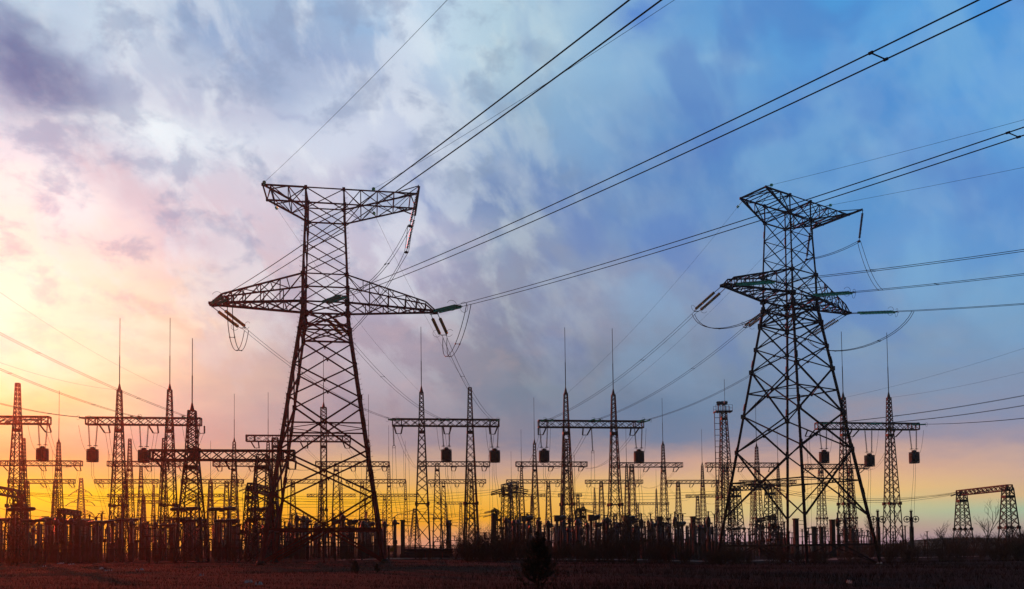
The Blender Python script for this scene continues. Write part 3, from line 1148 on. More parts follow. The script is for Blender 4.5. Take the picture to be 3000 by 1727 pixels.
NEAR = {1: (30.0, [(-MARM + .3, -.45, ZML - .12, [(886, 742), (1500, 293), (1889, 0)]),
                   (0, -HL - .1, ZML - .1, [(1450, 691), (1500, 671), (2560, 170), (2913, 0)]),
                   (MARM - .1, -.45, ZML - .12, [(1450, 887), (1500, 870), (2180, 655), (3000, 381)])]),
        2: (36.0, [(-MARM + .3, -.45, ZML - .12, [(2393, 813), (2900, 747), (3000, 735)]),
                   (0, -HL - .1, ZML - .1, [(2529, 855), (2900, 816), (3000, 804)]),
                   (MARM - .1, -.45, ZML - .12, [(2649, 919), (2900, 898), (3000, 889)])])}
FARG = {1: 'C', 2: 'D'}
for pi, P in ((1, P1), (2, P2)):
    phi, items = NEAR[pi]
    for k, (u, v, z, pix) in enumerate(items):
        where = ('left arm tip', 'waist', 'right arm tip')[k]
        # near side: string set and twin conductor that climbs past the camera
        A = P.w(u, v, z)
        bb = 0.00050 if pi == 1 else 0.00095
        a, b2 = fit_near(A, phi, pix, bb)
        d = dirv_of(phi)
        d0 = (d + V((0, 0, a)))
        near_end = tension_set(A, d0, 'green glass insulator pair, camera side of the %s of the %s' % (where, PN[pi]),
                               'camera-side insulator pairs of the pylons', .6, .5 if pi == 1 else 1.2, 5.0 if pi == 1 else 4.7, .17, M_GLASS, .5)
        s0 = d.dot(near_end - A)
        S = np.concatenate([np.linspace(s0, 70, 36), np.linspace(75, 250 if pi == 1 else 230, 30)])
        pts = [A + d * s + V((0, 0, a * s + b2 * s * s)) for s in S]
        want = {(1, 1): (2560,), (1, 2): (2982,), (2, 0): (2545,), (2, 1): (2752,), (2, 2): ()}.get((pi, k), ())
        spc = [min(range(1, 36), key=lambda i: abs(px(pts[i])[0] - xw)) for xw in want]
        twin('twin_conductor', pts, .8 if pi == 1 else .6, .028, 'twin conductor from the %s of the %s towards the camera' % (where, PN[pi]), 'power line',
             'twin conductors leaving the pylons', spc)
        # far side: string set down to the front gantry
        Af = P.w(u if k != 1 else 0, -v if k != 1 else HL + .1, z)
        g = GANTRY[FARG[pi]]
        xg = PHASE[FARG[pi]][k]
        B = g.low(xg, True) + V((0, 0, g.h * .8))
        dd = (B - Af)
        dd.z -= .09 * dd.length
        far_end = tension_set(Af, dd, 'dark insulator pair hanging down from the %s of the %s' % (where, PN[pi]),
                              'yard-side insulator pairs of the pylons', .8, 1.1, 3.5, .18, M_OLIVE)
        db = (far_end - B)
        db.z -= .16 * db.length
        gend = tension_set(B, db, 'green insulator pair, %s phase, pylon side of the %s' % (POS[k], GN[FARG[pi]]), GRN,
                           1.2, .3, 1.7, .13, M_GLASS, .3)
        cpts = sag(far_end, gend, 1.3, 16)
        twin('twin_conductor', cpts, .45, .026, 'twin conductor from the %s of the %s down to the gantry' % (where, PN[pi]), 'power line',
             'twin conductors from pylons down to gantries', (5,), 4)
        # jumper between the two sides
        if k != 1:
            lo = P.w(u + (.6 if u < 0 else -.2), 0, z - 5.0)
            q = []
            n1 = near_end + d0.normalized() * 2.0
            f1 = far_end + dd.normalized() * .6
            for i in range(19):
                t = i / 18
                c0 = V((f1.x, f1.y, lo.z - 4.0)) * .75 + lo * .25
                c1 = V((n1.x, n1.y, lo.z - 4.0)) * .75 + lo * .25
                q.append(f1 * (1 - t) ** 3 + V((c0.x, c0.y, lo.z - .6)) * 3 * t * (1 - t) ** 2 + V((c1.x, c1.y, lo.z - .6)) * 3 * t * t * (1 - t) + n1 * t ** 3)
            twin('jumper_loop', q, .45, .036, 'slack jumper loop hanging under the %s of the %s' % (where, PN[pi]), 'jumper cable',
                 'jumper loops under the pylon arms', (6, 12), 4)
        else:
            mids = []
            for sv, nm in ((1, 'yard'), (-1, 'camera')):
                top = P.w(RA, sv * OUT, ZTOP - .1)
                bot = P.w(RA - .95, sv * OUT, ZTOP - 4.15)
                t = thing('jumper_insulator', top, 'long brown disc string at the %s end of the %s top outrigger' % (nm + '-side', PN[pi]), 'insulator',
                          'jumper strings on the pylon outriggers')
                e = top.lerp(bot, .1)
                string_obj(e, top.lerp(bot, .9), .15, M_PORC, t)
                b = MB()
                b.bar(top, e, .06)
                b.build('link', M_STEEL, t)
                b = MB()
                b.bar(top.lerp(bot, .9), bot, .06)
                b.bar(bot - side(dd) * .25, bot + side(dd) * .25, .1)
                b.box(bot, (.26, .26, .2))
                b.build('clamp', M_STEEL, t)
                mids.append(bot)
            q = sag(far_end, mids[0], .9, 9) + sag(mids[0], mids[1], .35, 7)[1:] + sag(mids[1], near_end + d0.normalized() * 3.2, 1.0, 9)[1:]
            twin('jumper_loop', q, .42, .032, 'long jumper from the waist of the %s up round the top outrigger' % PN[pi], 'jumper cable',
                 'jumper loops under the pylon arms', (5, 20), 4)
    # ground wires: small glass links on the top arm
    gwn = {1: [(-LA, [(964, 350), (1312, 0)]), (4.6, [(1500, 319), (1970, 0)])],
           2: [(-LA, [(2640, 445), (2999, 353)]), (4.6, [(2640, 568), (3000, 489)])]}[pi]
    gcol = GANTRY[FARG[pi]].cols
    for k, (u, pix) in enumerate(gwn):
        nm = 'short end' if k == 0 else 'long end'
        A = P.w(u, -HT - .05, ZTOP + .05)
        d = dirv_of(phi)
        a, b2 = fit_near(A, phi, pix, .0005)
        dn = (d + V((0, 0, a))).normalized()
        e = A + dn * .9
        b = MB()
        b.bar(A, A + dn * .55, .06)
        for q in (.6, .74):
            b.lathe([(.05, 0), (.17, .03), (.15, .08), (.05, .1)], A + dn * q, dn, 9)
        b.ring(A + dn * .72, dn.cross(V((0, 0, 1))), .24, .015, 12, 4, .3, 3.2)
        o = b.build('earth_wire_insulator', M_GLASS, None, A)
        tag(o, 'small glass disc link, camera side, top arm %s of the %s' % (nm, PN[pi]), 'insulator', 'earth wire links on the pylon tops')
        S = np.linspace(.9, 230, 40)
        one_wire('earth_wire', [A + d * s + V((0, 0, a * s + b2 * s * s)) for s in S], .016,
                 'thin earth wire from the top arm %s of the %s past the camera' % (nm, PN[pi]), 'earth wire', 'thin earth wires from the pylon tops')
        A = P.w(u + (.5 if k == 0 else 0), HT + .05, ZTOP - .1)
        T = gcol[k] + V((0, 0, -.1))
        dn = (T - A)
        dn.z -= .1 * dn.length
        dn.normalize()
        b = MB()
        b.bar(A, A + dn * .8, .05)
        for q in (.85, 1.0):
            b.lathe([(.05, 0), (.17, .03), (.15, .08), (.05, .1)], A + dn * q, dn, 9)
        o = b.build('earth_wire_insulator', M_GLASS, None, A)
        tag(o, 'small glass disc link, yard side, top arm %s of the %s' % (nm, PN[pi]), 'insulator', 'earth wire links on the pylon tops')
        one_wire('earth_wire', sag(A + dn * 1.1, T, 1.2, 20), .014, 'thin earth wire from the %s top %s down to a gantry mast' % (PN[pi], nm),
                 'earth wire', 'thin earth wires down to the gantry masts')

# lines that reach the other front gantries from pylons outside the view
OFF = {'B': [(at(-300, 1085, 88), 'left'), (at(-300, 940, 84), 'middle'), (at(-300, 815, 80), 'right')],
       'E': [(at(3500, 1052, 96), 'left'), (at(3500, 1085, 96), 'middle'), (at(3500, 1146, 96), 'right')]}
for key, lst in OFF.items():
    g = GANTRY[key]
    for k, (Q, nm) in enumerate(lst):
        xg = PHASE[key][k]
        B = g.low(xg, True) + V((0, 0, g.h * .8))
        db = Q - B
        db.z -= .06 * db.length
        e = tension_set(B, db, 'green insulator pair, %s phase, line side of the %s' % (nm, GN[key]), GRN, 1.2, .3, 1.8, .13, M_GLASS, .3)
        twin('twin_conductor', sag(e, Q, .9, 18), .45, .026, 'twin line off-frame from the %s phase of the %s' % (nm, GN[key]),
             'power line', 'twin lines running off the frame sides', (4, 11), 4)
    for k, tp in enumerate(g.cols):
        Q = {'B': (at(-200, 985, 88), at(-120, 772, 84)), 'E': (at(3450, 860, 96), at(3450, 960, 96))}[key][k]
        one_wire('earth_wire', sag(tp, Q, 1.0, 16), .013,
                 'thin earth wire from the %s mast, %s, off-frame' % (('left', 'right')[k], GN[key]), 'earth wire', 'thin earth wires running off the frame sides')
g = GANTRY['A']
for k, (x, Q) in enumerate(((30, at(-300, 1290, 95)), (110, at(-260, 1150, 90)))):
    B = g.low(x, True) + V((0, 0, .6))
    db = Q - B
    db.z -= .1 * db.length
    e = tension_set(B, db, 'green insulator pair %s on the far-left gantry' % ('left of the mast', 'right of the mast')[k], GRN, 1.2, .3, 2.4, .14, M_GLASS, .3)
    twin('twin_conductor', sag(e, Q, .6, 10), .45, .026, 'twin line %s the mast of the far-left gantry' % ('left of', 'right of')[k], 'power line',
         'twin lines running off the frame sides', (), 4)

# ------------------------------------------------------------------ wave traps hanging from the front gantries


def wave_trap(c, rz):
    """dark drum with spider frames, top tuning cap"""
    t = thing('wave_trap', c)
    b = MB()
    b.lathe([(.72, .22), (.8, .24), (.8, 1.62), (.72, 1.64)], c, n=20)
    for i in range(10):
        a = i * math.pi / 5
        b.bar(c + V((math.cos(a) * .8, math.sin(a) * .8, .2)), c + V((math.cos(a) * .8, math.sin(a) * .8, 1.66)), .06)
    b.build('drum', M_TRAP, t)
    for z, nm in ((.06, 'bottom_frame'), (1.8, 'top_frame')):
        b = MB()
        for i in range(4):
            a = rz + i * math.pi / 4
            b.bar(c + V((math.cos(a) * .82, math.sin(a) * .82, z)), c - V((math.cos(a) * .82, math.sin(a) * .82, -z)), .07, .1)
        b.ring(c + V((0, 0, z)), (0, 0, 1), .8, .05, 16, 5)
        for i in range(8):
            a = rz + i * math.pi / 4
            q = c + V((math.cos(a) * .76, math.sin(a) * .76, 0))
            b.bar(q + V((0, 0, .05 if z < 1 else 1.6)), q + V((0, 0, .24 if z < 1 else 1.82)), .07)
        b.build(nm, M_TRAP, t)
    b = MB()
    b.lathe([(.3, 1.8), (.34, 1.84), (.34, 2.1), (.26, 2.2), (.1, 2.22)], c, n=12)
    b.build('tuning_cap', M_TRAP, t)
    return t


TRAPS = [('A', 124, 1352, ''), ('B', 271, 1354, 'left'), ('B', 421, 1356, 'middle'), ('B', 571, 1350, 'right'), ('C', 1308, 1353, 'middle'), ('C', 1450, 1355.5, 'right'),
         ('D', 1594.5, 1355.5, 'left'), ('D', 1872.5, 1357, 'right'), ('E', 2415, 1357.5, 'left'), ('E', 2548, 1367.5, 'middle'), ('E', 2679, 1358, 'right')]
trap0 = None
for key, x, ybot, nm in TRAPS:
    g = GANTRY[key]
    p = g.hit(x)
    c = at(x, ybot, p.y)
    lab = 'dark drum wave trap hanging from the %s%s' % ((nm + ' of the ') if nm else '', GN[key])
    if trap0 is None:
        t = trap0 = wave_trap(c, YAWG)
    else:
        t = dup(trap0, c)
    tag(t, lab, 'wave trap', 'wave traps hung under the front gantries')
    ax = V((GC, GS, 0))
    for k in (-1, 1):
        a = V((p.x, p.y, g.z - g.h)) + ax * k * .62
        e = c + ax * k * .42 + V((0, 0, 2.42))
        o = thing('hanging_insulator', a, '%s hanging insulator above the %sdrum of the %s' % (('left', 'right')[k > 0], (nm + ' ') if nm else '', GN[key]),
                  'insulator', 'insulator strings that carry the wave traps')
        string_obj(a.lerp(e, .06), e, .14, M_PORC, o)
        b = MB()
        b.bar(a, a.lerp(e, .06), .05)
        b.build('link', M_STEEL, o)
        b = MB()
        b.bar(e, c + ax * k * .42 + V((0, 0, 1.85)), .045)
        b.lathe([(.3, 0), (.32, .02), (.3, .05)], e - V((0, 0, .05)), n=12)
        b.build('hanger', M_STEEL, o)
    # tail wires from the trap to the switchgear below
    for k in (-1, 1):
        q = c + V((k * .16, 0, 0))
        gq = V((c.x + k * .3 + .8, c.y + 3, gz(c.x, c.y) + 6.2))
        pts = [q, q + V((0, .1, -2)), q.lerp(gq, .55) + V((0, 0, -.3)), gq]
        one_wire('dropper_wire', pts, .022, '%s dropper wire below the %sdrum of the %s' % (('left', 'right')[k > 0], (nm + ' ') if nm else '', GN[key]),
                 'wire', 'dropper wires under the wave traps')
    # loop from the line to the trap
    q0 = V((p.x + (1.0 if key in 'DE' else -1.3), p.y - 1.6, g.z - g.h - .3))
    q1 = c + V((.82 if key in 'DE' else -.82, 0, 1.6))
    one_wire('jumper_wire', sag(q0, q1, .9, 10), .022, 'slack wire into the %sdrum of the %s' % ((nm + ' ') if nm else '', GN[key]), 'wire', 'slack wires into the wave traps')

# single post strings under two front gantries
for key, x, y1, nm in (('C', 1152.8, 1307, 'left end'), ('D', 1735, 1322, 'middle')):
    g = GANTRY[key]
    p = g.hit(x)
    a = V((p.x, p.y, g.z - g.h))
    e = at(x + 1.5, y1, p.y)
    o = thing('hanging_insulator', a, 'single long disc string without drum, %s of the %s' % (nm, GN[key]), 'insulator', 'single disc strings under front gantries')
    string_obj(a, e, .15, M_PORC, o)
    b = MB()
    for k in (-1, 1):
        b.bar(e + V((k * .22, 0, -.3)), e + V((k * .22, 0, 0)), .05)
    b.bar(e + V((-.25, 0, -.3)), e + V((.25, 0, -.3)), .06)
    b.bar(e + V((-.25, 0, 0)), e + V((.25, 0, 0)), .06)
    b.build('clamp', M_STEEL, o)
    for k in (-1, 1):
        q = e + V((k * .22, 0, -.3))
        one_wire('dropper_wire', [q, q + V((k * .1, .5, -6)), V((q.x + k * .1 + .6, q.y + 2, gz(q.x, q.y) + 6))], .022,
                 '%s dropper under the single string of the %s' % (('left', 'right')[k > 0], GN[key]), 'wire', 'dropper wires under the single strings')

# V shaped tension strings and bus spans on the yard side
BUS = 'V insulator pairs under the gantry beams'


def vee(P, D, label, r=.11, slen=1.5, w=1.25, m=None):
    """two strings that splay to a spreader bar"""
    P, D = V(P), V(D).normalized()
    s = V((GC, GS, 0))
    t = thing('vee_insulator', P, label, 'insulator', BUS)
    E = P + D * (slen + .25)
    b = MB()
    for k in (-1, 1):
        a = P + s * k * w / 2
        e = E + s * k * w * .3
        string_obj(a, e, r, m or M_DARKPORC, t)
    b.bar(E - s * w * .34, E + s * w * .34, .09)
    b.build('spreader', M_STEEL, t)
    return E


PAIRS = [('A', 'A2', (124,), (205,)), ('B', 'B2', (300, 445, 583), (345, 430, 520)), ('C', 'C2', (1168, 1312, 1448), (1236, 1330, 1424)),
         ('D', 'D2', (1592, 1724, 1865), (1524, 1613, 1703)), ('E', 'K2', (2385, 2515, 2642), (2375, 2446, 2532)), ('F', 'F2', (745, 890, 1015), (940, 1037, 1130)),
         ('G', 'H2', (470, 672, 850), (640, 735, 830))]
for ka, kb, xa, xb in PAIRS:
    ga, gb = GANTRY[ka], GANTRY[kb]
    for k, (x, y) in enumerate(zip(xa, xb)):
        nm = POS[k] if len(xa) > 1 else 'right'
        A, B = ga.low(x, False), gb.low(y, True)
        d = B - A
        e1 = vee(A, V((-GS, GC, 0)) + V((d.x, d.y, 0)).normalized() * .3 + V((0, 0, -.62)), 'V insulator pair, yard side, %s of the %s' % (nm, GN[ka]), .12, 1.7)
        d2 = A - B
        e2 = vee(B, V((d2.x, d2.y, -d2.length * .2)), 'V insulator pair facing the %s, %s, second row' % (GN[ka], nm), .12, 1.6)
        span = sag(e1, e2, 2.0, 14)
        twin('bus_span', span, .5, .024, 'twin bus wires, %s, behind the %s' % (nm, GN[ka]), 'bus wires', 'twin bus spans between gantry rows', (4,), 4)
        for j, (i, kk) in enumerate(((3, -1), (4, 1))):
            q = span[i] + V((kk * .3, 0, 0))
            one_wire('dropper_wire', [q, q + V((.05, .2, -5)), V((q.x, q.y + .6, gz(q.x, q.y) + 5.2))], .02,
                     '%s dropper from the %s bus span behind the %s' % (('front', 'back')[j], nm, GN[ka]), 'wire', 'droppers from the bus spans')
rows = [('A2', 'R3_0'), ('B2', 'R3_1'), ('H2', 'R3_2'), ('F2', 'R3_4'), ('C2', 'R3_5'), ('D2', 'R3_6'), ('M2', 'R3_7'), ('E2', 'R3_9'), ('K2', None),
        ('R3_0', None), ('R3_1', 'R4_0'), ('R3_2', 'R4_1'), ('R3_4', 'R4_3'), ('R3_5', None), ('R3_6', 'R4_4'), ('R3_7', 'R4_7'), ('R3_8', 'R4_6'), ('R3_9', None)]
for ka, kb in rows:
    ga = GANTRY[ka]
    desc = ' '.join(ga.t['label'].split(',')[0].replace('second-row gantry', 'second-row one').replace('third-row gantry', 'third-row one').replace(' straight', '').split()[:8])
    for k, f in enumerate((.07, .5, .93)):
        A = ga.A.lerp(ga.B, f) - V((0, 0, ga.h + .05)) + V((-GS, GC, 0)) * ga.dep / 2
        if kb:
            gb = GANTRY[kb]
            B = gb.A.lerp(gb.B, f) - V((0, 0, gb.h + .05)) + V((GS, -GC, 0)) * gb.dep / 2
        else:
            B = A + V((-2, 45, -3))
        d = B - A
        e1 = vee(A, V((-GS, GC, 0)) + V((d.x, d.y, 0)).normalized() * .3 + V((0, 0, -.62)), '%s insulators on %s' % (POS[k], desc), .12, 1.7)
        twin('bus_span', sag(e1, B - V((0, 0, .5)), 2.2, 12), .45, .024, '%s bus wires behind %s' % (POS[k], desc), 'bus wires', 'twin bus spans between far rows', (), 3)

# long busbar spans low across the yard
LONG = [((62, 1443, 112), (1290, 1462, 150)), ((62, 1446, 112), (1290, 1467, 152)), ((62, 1450, 112), (1290, 1472, 154)),
        ((1505, 1432, 172), (2150, 1437, 150)), ((1505, 1437, 172), (2150, 1442, 152)), ((1505, 1443, 172), (2150, 1448, 154)),
        ((1480, 1432, 172), (760, 1452, 150)), ((1480, 1438, 172), (760, 1457, 150)), ((1480, 1444, 172), (760, 1462, 150)),
        ((2262, 1427, 160), (2812, 1441, 146)), ((2262, 1432, 160), (2822, 1440, 145)), ((2262, 1437, 160), (2850, 1438, 143)), ((2262, 1442, 160), (2880, 1434, 141)),
        ((1712, 1494, 150), (2150, 1502, 150)), ((1712, 1499, 150), (2150, 1508, 150)), ((1447, 1500, 150), (1080, 1512, 150)), ((1447, 1506, 150), (1080, 1517, 150))]
for i in range(14):
    x0 = -30 + 90 * i + 17 * (i % 3)
    LONG.append(((x0, 1478 + 9 * (i % 6), 124 + 5 * i), (x0 + 300 + 40 * (i % 4), 1486 + 8 * ((i + 2) % 6), 130 + 5 * i)))
for i, (a, b) in enumerate(LONG):
    p, q = at(*a), at(*b)
    o = one_wire('busbar_wire', sag(p, q, .8 + .25 * (i % 3) + (.9 if a[0] == 2262 else 0), 16), .026, None, 'bus wire', 'long low bus wires across the yard')
    ZN.append((o, ('long low bus wire', (a[0] + b[0]) / 2, i)))
# strings on both ends of the low portals
SHORT = [((1480, 1430, 172), (1438, 1443, 170)), ((1480, 1437, 172), (1438, 1448, 170)), ((1480, 1443, 172), (1438, 1451, 170)),
         ((1505, 1427, 172), (1548, 1437, 170)), ((1505, 1433, 172), (1548, 1442, 170)), ((1505, 1440, 172), (1545, 1447, 170)),
         ((1452, 1494, 150), (1419, 1502, 150)), ((1452, 1498, 150), (1419, 1505, 150)), ((1447, 1508, 150), (1415, 1516, 150)),
         ((1712, 1492, 150), (1742, 1500, 150)), ((1712, 1496, 150), (1742, 1504, 150)),
         ((735, 1426, 108), (700, 1440, 108)), ((742, 1430, 108), (712, 1446, 108)), ((2809, 1446, 146), (2785, 1454, 146)), ((2830, 1444, 145), (2806, 1452, 145)),
         ((2880, 1438, 140), (2850, 1448, 140)), ((2910, 1432, 136), (2880, 1442, 137)), ((2146, 1433, 150), (2112, 1441, 150)), ((2262, 1426, 160), (2300, 1440, 160))]
for i, (a, b) in enumerate(SHORT):
    p, q = at(*a), at(*b)
    o = string_obj(p, q, .14, M_DARKPORC, None, 'strain_insulator')
    tag(o, None, 'insulator', 'strain strings on the low portals')
    ZN.append((o, ('strain string on low portal', (a[0] + b[0]) / 2, i)))


# ------------------------------------------------------------------ floodlight mast
def floodlight_mast():
    x, D = 2126, 165
    p = at(x, 1450, D)
    base = V((p.x, p.y, gz(p.x, p.y)))
    zt = at(x, 1208, D).z
    t = thing('floodlight_mast', base, 'slim lattice floodlight mast with railed platform and ladder, left of the right pylon', 'light mast')
    H = zt - base.z
    b = MB()
    lattice_column(b, base, H, .1, 1, .17, .085, .1, lambda k: 3.3 - 2.4 * min(1, k))
    b.build('tower', M_STEEL, t)
    b = MB()
    lx = base.x - 1.5
    for dx_ in (-.5, .5):
        b.bar(V((lx + dx_, base.y - .6, base.z)), V((lx + dx_, base.y - .6, zt)), .12)
    z = base.z + .5
    while z < zt:
        b.bar(V((lx - .5, base.y - .6, z)), V((lx + .5, base.y - .6, z)), .09)
        z += 1.15
    b.build('ladder', M_STEEL, t)
    b = MB()
    b.box(V((base.x - .2, base.y, zt + .1)), (3.3, 2.2, .16))
    for i in range(5):
        b.bar(V((base.x - 1.8 + i * .8, base.y - 1.1, zt)), V((base.x - 1.8 + i * .8, base.y + 1.1, zt)), .08, .2)
    b.build('platform', M_STEEL, t)
    b = MB()
    for sx in (-1.8, -.9, 0, .75, 1.45):
        for sy in (-1.05, 1.05):
            b.bar(V((base.x + sx, base.y + sy, zt)), V((base.x + sx, base.y + sy, zt + 1.3)), .06)
    for zz in (.65, 1.3):
        for sy in (-1.05, 1.05):
            b.bar(V((base.x - 1.8, base.y + sy, zt + zz)), V((base.x + 1.45, base.y + sy, zt + zz)), .055)
    b.build('railing', M_STEEL, t)
    for i, (ox, oy) in enumerate(((-1.2, -.7), (-.5, -.8), (.25, -.7), (-.8, .7), (.1, .7))):
        b = MB()
        c = V((base.x + ox, base.y + oy, zt + 1.75))
        dq = V((.25 * (i - 2), -.6 if oy < 0 else .6, -.5)).normalized()
        b.bar(c - dq * .2, c + dq * .25, .62, .5)
        b.bar(c - V((0, 0, 1.6)), c, .08)
        b.build('floodlight', M_SHED, t)
    b = MB()
    b.tube([V((base.x + .25, base.y, zt)), V((base.x + .25, base.y, zt + 2.4))], .07, 5)
    b.tube([V((base.x + .25, base.y, zt + 2.4)), V((base.x + .25, base.y, at(x, 1112, D).z))], .04, 5)
    b.build('lightning_rod', M_STEEL, t)


floodlight_mast()


# ------------------------------------------------------------------ far pylons in the glow
def far_pylon(x, ytop, D, arms, label):
    p = at(x, 1500, D)
    g = gz(p.x, p.y)
    zt = at(x, ytop, D).z
    t = thing('lattice_pylon', (p.x, p.y, g), label, 'pylon', 'far pylons in the glow')
    b = MB()
    lattice_column(b, V((p.x, p.y, g)), zt - g - .2, .1, 1, .22, .13, .3, lambda k: 5.0 - 3.9 * min(1, k))
    b.build('body', M_STEEL, t)
    for (y, hwid) in arms:
        za = at(x, y, D).z
        L = hwid / FPX * D
        a = MB()
        for k in (-1, 1):
            for sv in (-.5, .5):
                a.bar(V((p.x, p.y + sv, za)), V((p.x + k * L, p.y, za - .3)), .16)
                a.bar(V((p.x, p.y + sv, za + 1.5)), V((p.x + k * L, p.y, za - .2)), .12)
                for f in (.3, .6):
                    a.bar(V((p.x + k * L * f, p.y + sv * (1 - f), za - .3 * f)), V((p.x + k * L * f, p.y + sv * (1 - f), za + 1.5 * (1 - f))), .1)
        a.build('crossarm', M_STEEL, t)
        for k in (-1, 1):
            e = V((p.x + k * L, p.y, za - .3))
            q = MB()
            q.lathe([(.1, 0), (.22, .3), (.12, .6), (.22, 1), (.12, 1.4), (.22, 1.8), (.1, 2.4)], e, (k * .8, -.3, -.7), 6)
            q.build('insulator', M_DARKPORC, t)


far_pylon(237, 1401, 350, ((1441, 23), (1471, 32), (1500, 30)), 'far lattice pylon against yellow sky between the two left gantries')
far_pylon(683, 1395, 330, ((1421, 42), (1464, 44)), 'far lattice pylon seen under the low heavy gantry')
far_pylon(1215, 1490, 330, ((1506, 52), ), 'far low pylon behind the column right of the left pylon')


# ------------------------------------------------------------------ switchgear in the yard
def porc(b, c, r, h, n=None, k=9):
    n = n or max(4, int(h / .13))
    prof = [(r * .6, 0)]
    for i in range(n):
        z = h * i / n
        prof += [(r * .62, z + h / n * .1), (r, z + h / n * .45), (r * .66, z + h / n * .75)]
    prof.append((r * .6, h))
    b.lathe(prof, c, n=k)


O0 = V((0, 0, 0))


def proto(name, parts, cat, group):
    t = thing(name, O0, None, cat, group)
    for nm, fn, m in parts:
        b = MB()
        got = fn(b)
        for q in ([b] if got is None else got):
            q.build(nm, m, t)
    return t


def many(fn, items):
    out = []
    for i in items:
        b = MB()
        fn(b, i)
        out.append(b)
    return out


def P_breaker():
    """two porcelain columns on concrete posts under a horizontal tank"""
    def posts(b):
        return many(lambda b, s: b.box((s, 0, 1.3), (.3, .3, 2.8)), (-.7, .7))

    def cols(b):
        return many(lambda b, s: porc(b, V((s, 0, 2.7)), .19, 2.95), (-.7, .7))

    def tank(b):
        b.lathe([(.08, -1.6), (.15, -1.55), (.21, -1.3), (.21, -.2), (.14, -.1), (.14, .1), (.21, .2), (.21, 1.3), (.15, 1.55), (.08, 1.6)], (0, 0, 5.8), (1, 0, .03), 12)
        b.box((0, 0, 5.6), (.6, .3, .26))
    return proto('circuit_breaker', (('concrete_post', posts, M_CONC), ('porcelain_column', cols, M_DARKPORC), ('tank', tank, M_GREYPORC)), 'switchgear', 'T-headed breakers')


def P_ct():
    """instrument transformer: stout column with collars and a bulged head"""
    def post(b):
        b.box((0, 0, 1.0), (.5, .5, 2.2))
        b.box((0, 0, 2.15), (.7, .7, .14))

    def col(b):
        b.lathe([(.3, 2.2), (.33, 2.3), (.33, 2.55), (.25, 2.6)], n=12)
        porc(b, V((0, 0, 2.58)), .29, 2.1, 14, 12)

    def head(b):
        b.lathe([(.2, 4.62), (.3, 4.75), (.32, 5.05), (.26, 5.3), (.12, 5.45), (.06, 5.5), (.06, 5.78)], n=12)
        b.lathe([(.08, 0), (.13, .06), (.13, .4), (.07, .45)], (.2, 0, 4.95), (1, 0, -.25), 10)
        b.bar((-.5, 0, 5.6), (.45, .1, 5.62), .05)
    return proto('instrument_transformer', (('concrete_post', post, M_CONC), ('porcelain_column', col, M_DARKPORC), ('head', head, M_GREYPORC)), 'transformer', 'stout instrument transformers')


def P_box():
    def post(b):
        return many(lambda b, s: b.box((s, 0, 1.7), (.24, .24, 3.6)), (-.28, .28))

    def col(b):
        return many(lambda b, q: porc(b, V((q[0], 0, 3.4)), q[1], 1.3), ((-.25, .26), (.35, .17)))

    def head(b):
        b.box((-.25, 0, 5.05), (.7, .6, .7))
        b.lathe([(.2, 0), (.3, .12), (.33, .45), (.26, .8), (.08, 1.0)], (.05, 0, 4.95), (.9, 0, .4), 12)
        b.box((-.25, 0, 5.44), (.8, .7, .08))
    return proto('voltage_transformer', (('concrete_post', post, M_CONC), ('porcelain_column', col, M_DARKPORC), ('head', head, M_GREYPORC)), 'transformer', 'box-headed transformers on twin posts')


def P_post():
    def post(b):
        b.box((0, 0, 1.2), (.24, .24, 2.6))

    def col(b):
        porc(b, V((0, 0, 2.45)), .14, 2.1)

    def cap(b):
        b.lathe([(.1, 4.5), (.17, 4.54), (.17, 4.64), (.08, 4.7)], n=8)
        b.bar((-.5, 0, 4.75), (.5, 0, 4.75), .06)
    return proto('post_insulator', (('concrete_post', post, M_CONC), ('porcelain_column', col, M_DARKPORC), ('cap', cap, M_STEEL)), 'post insulator', 'slim post insulators')


def P_disc():
    """disconnector: three columns on two posts under a long blade"""
    def posts(b):
        return many(lambda b, s: b.box((s, 0, 1.1), (.22, .22, 2.4)), (-1.2, 1.2))

    def frame(b):
        b.bar((-1.6, 0, 2.3), (1.6, 0, 2.3), .2, .13)

    def cols(b):
        return many(lambda b, s: porc(b, V((s, 0, 2.36)), .13, 1.65), (-1.3, 0, 1.3))

    def blade(b):
        b.bar((-1.5, 0, 4.06), (.2, 0, 4.1), .08, .1)
        b.bar((.1, 0, 4.08), (1.15, 0, 4.75), .06, .09)
        for s in (-1.3, 0):
            b.box((s, 0, 4.05), (.28, .2, .1))
    return proto('disconnector', (('concrete_post', posts, M_CONC), ('base_beam', frame, M_STEEL), ('porcelain_column', cols, M_DARKPORC), ('blade', blade, M_STEEL)), 'disconnector', 'three-column disconnectors')


